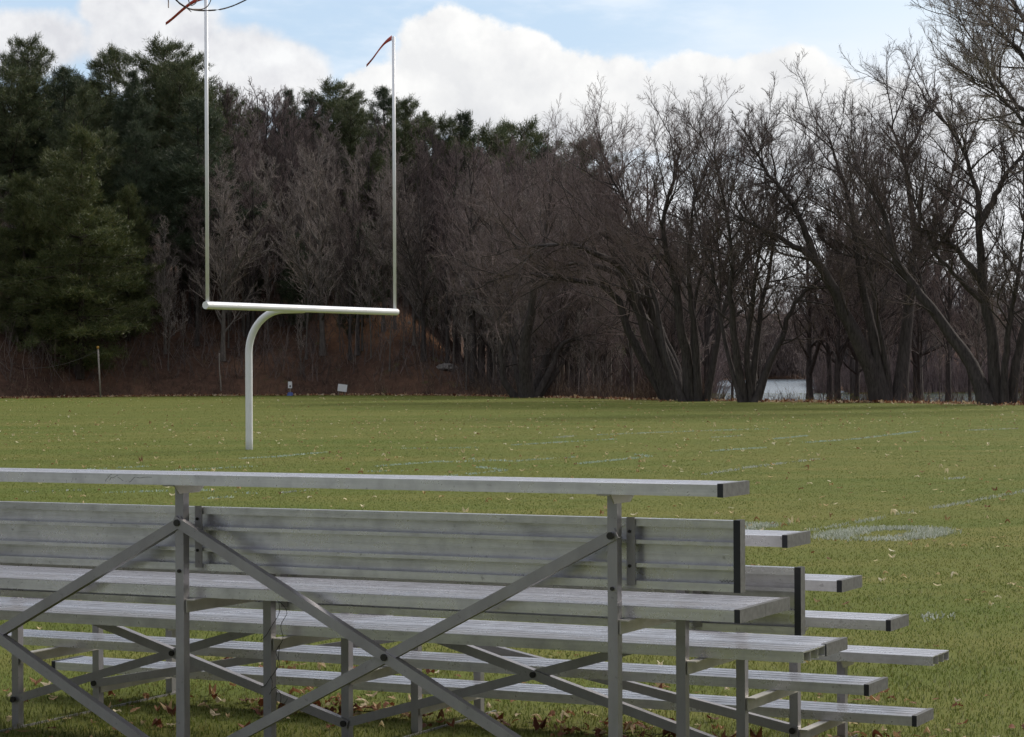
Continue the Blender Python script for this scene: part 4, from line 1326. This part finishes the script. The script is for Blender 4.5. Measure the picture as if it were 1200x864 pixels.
az = mth('ARCTAN2', sp.outputs[0], sp.outputs[1]); el = mth('ARCSINE', sp.outputs[2])
n_edge = noise(nt, 26, 7, 0.58, tc.outputs['Generated'])
n_fine = noise(nt, 75, 5, 0.6, tc.outputs['Generated'])
n_big = noise(nt, 3.2, 5, 0.55, tc.outputs['Generated'], stretch=(1, 1, 2.2))
n_wisp = noise(nt, 14, 5, 0.6, tc.outputs['Generated'], stretch=(1, 1, 3.5))
wob = mth('ADD', mth('MULTIPLY', mth('SUBTRACT', n_edge, 0.5), 1.7), mth('MULTIPLY', mth('SUBTRACT', n_fine, 0.5), 0.55))


def puff(px, py, rx, ry):
    a = mth('DIVIDE', mth('SUBTRACT', az, (px - 600) / FPX), rx / FPX)
    e = mth('DIVIDE', mth('SUBTRACT', el, (434 - py) / FPX), ry / FPX)
    return mth('SUBTRACT', 1.0, mth('ADD', mth('MULTIPLY', a, a), mth('MULTIPLY', e, e)))


def bank(ps):
    m = puff(*ps[0])
    for p in ps[1:]: m = mth('SMOOTH_MAX', m, puff(*p), 0.25)
    return m


right = bank([(525, 88, 82, 78), (455, 118, 62, 52), (600, 108, 90, 70), (700, 122, 105, 66), (805, 128, 90, 66), (925, 132, 95, 72), (1010, 160, 110, 70)])
left = bank([(190, 62, 95, 62), (270, 88, 105, 58), (330, 92, 62, 46), (30, 60, 95, 44), (140, 15, 40, 30)])
dR = smooth(mth('ADD', right, wob), 0.0, 0.26)
dL = smooth(mth('ADD', left, wob), -0.15, 0.50)
front = smooth(mth('ABSOLUTE', az), 1.5, 0.5)
outside = mth('MAXIMUM', smooth(mth('ABSOLUTE', az), 0.24, 0.34), smooth(el, 0.19, 0.30))
gen = mth('MULTIPLY', smooth(n_big, 0.30, 0.50), outside)
low = mth('MULTIPLY', mth('MULTIPLY', smooth(el, 0.118, 0.065), 0.92), front)                      # pale bank near the horizon
lowr = mth('MULTIPLY', smooth(az, 0.02, 0.20), smooth(el, 0.165, 0.10))
wisp = mth('MULTIPLY', mth('ADD', 0.72, mth('MULTIPLY', smooth(n_wisp, 0.42, 0.68), 0.2)), front)
thin = mix(nt, smooth(n_wisp, 0.40, 0.70), (0.34, 0.445, 0.575), (0.49, 0.55, 0.62))
thin = mix(nt, smooth(az, 0.02, 0.20), thin, (0.47, 0.545, 0.63))
# cloud brightness: bright crests, greyer undersides
shade_r = smooth(mth('ADD', mth('SUBTRACT', el, mth('MULTIPLY', n_edge, 0.06)), 0.0), 0.058, 0.108)
up = node(nt, 'ShaderNodeVectorMath', operation='ADD'); up.inputs[1].default_value = (0.006, 0, 0.009)
nt.links.new(tc.outputs['Generated'], up.inputs[0])
relief = mth('ADD', 0.5, mth('ADD', mth('MULTIPLY', mth('SUBTRACT', n_edge, noise(nt, 26, 7, 0.58, up.outputs[0])), 3.2),
                             mth('MULTIPLY', mth('SUBTRACT', n_fine, noise(nt, 75, 5, 0.6, up.outputs[0])), 0.5)), clamp=True)
lit = mth('ADD', mth('MULTIPLY', shade_r, 0.6), mth('MULTIPLY', relief, 0.55), clamp=True)
c_right = mix(nt, lit, (0.40, 0.41, 0.435), (0.61, 0.61, 0.605))
c_left = mix(nt, relief, (0.46, 0.455, 0.47), (0.61, 0.605, 0.60))
c_gen = mix(nt, smooth(el, 0.35, 1.0), mix(nt, smooth(n_edge, 0.3, 0.7), (0.17, 0.17, 0.20), (0.28, 0.28, 0.32)), mix(nt, smooth(n_edge, 0.3, 0.7), (0.50, 0.52, 0.57), (0.66, 0.67, 0.70)))
skyc = node(nt, 'ShaderNodeVectorMath', operation='SCALE'); skyc.inputs[3].default_value = 0.08
nt.links.new(sky.outputs[0], skyc.inputs[0])
col = mix(nt, wisp, skyc.outputs[0], thin)
col = mix(nt, mth('MAXIMUM', low, lowr, clamp=True), col, (0.60, 0.61, 0.63))
col = mix(nt, gen, col, c_gen)
col = mix(nt, mth('MULTIPLY', dL, 0.9), col, c_left)
col = mix(nt, dR, col, c_right)
nt.links.new(col, bg.inputs['Color'])
bg.inputs['Strength'].default_value = 1.0

# ------------------------------------------------------------------ render settings
scene.render.engine = 'CYCLES'
scene.cycles.max_bounces = 4
scene.cycles.diffuse_bounces = 2
scene.cycles.transparent_max_bounces = 4
scene.cycles.use_denoising = True
scene.view_settings.view_transform = 'Standard'
scene.view_settings.look = 'None'
scene.view_settings.exposure = 0.72
scene.view_settings.gamma = 1.0
scene.cycles.use_adaptive_sampling = True
scene.cycles.adaptive_threshold = 0.02
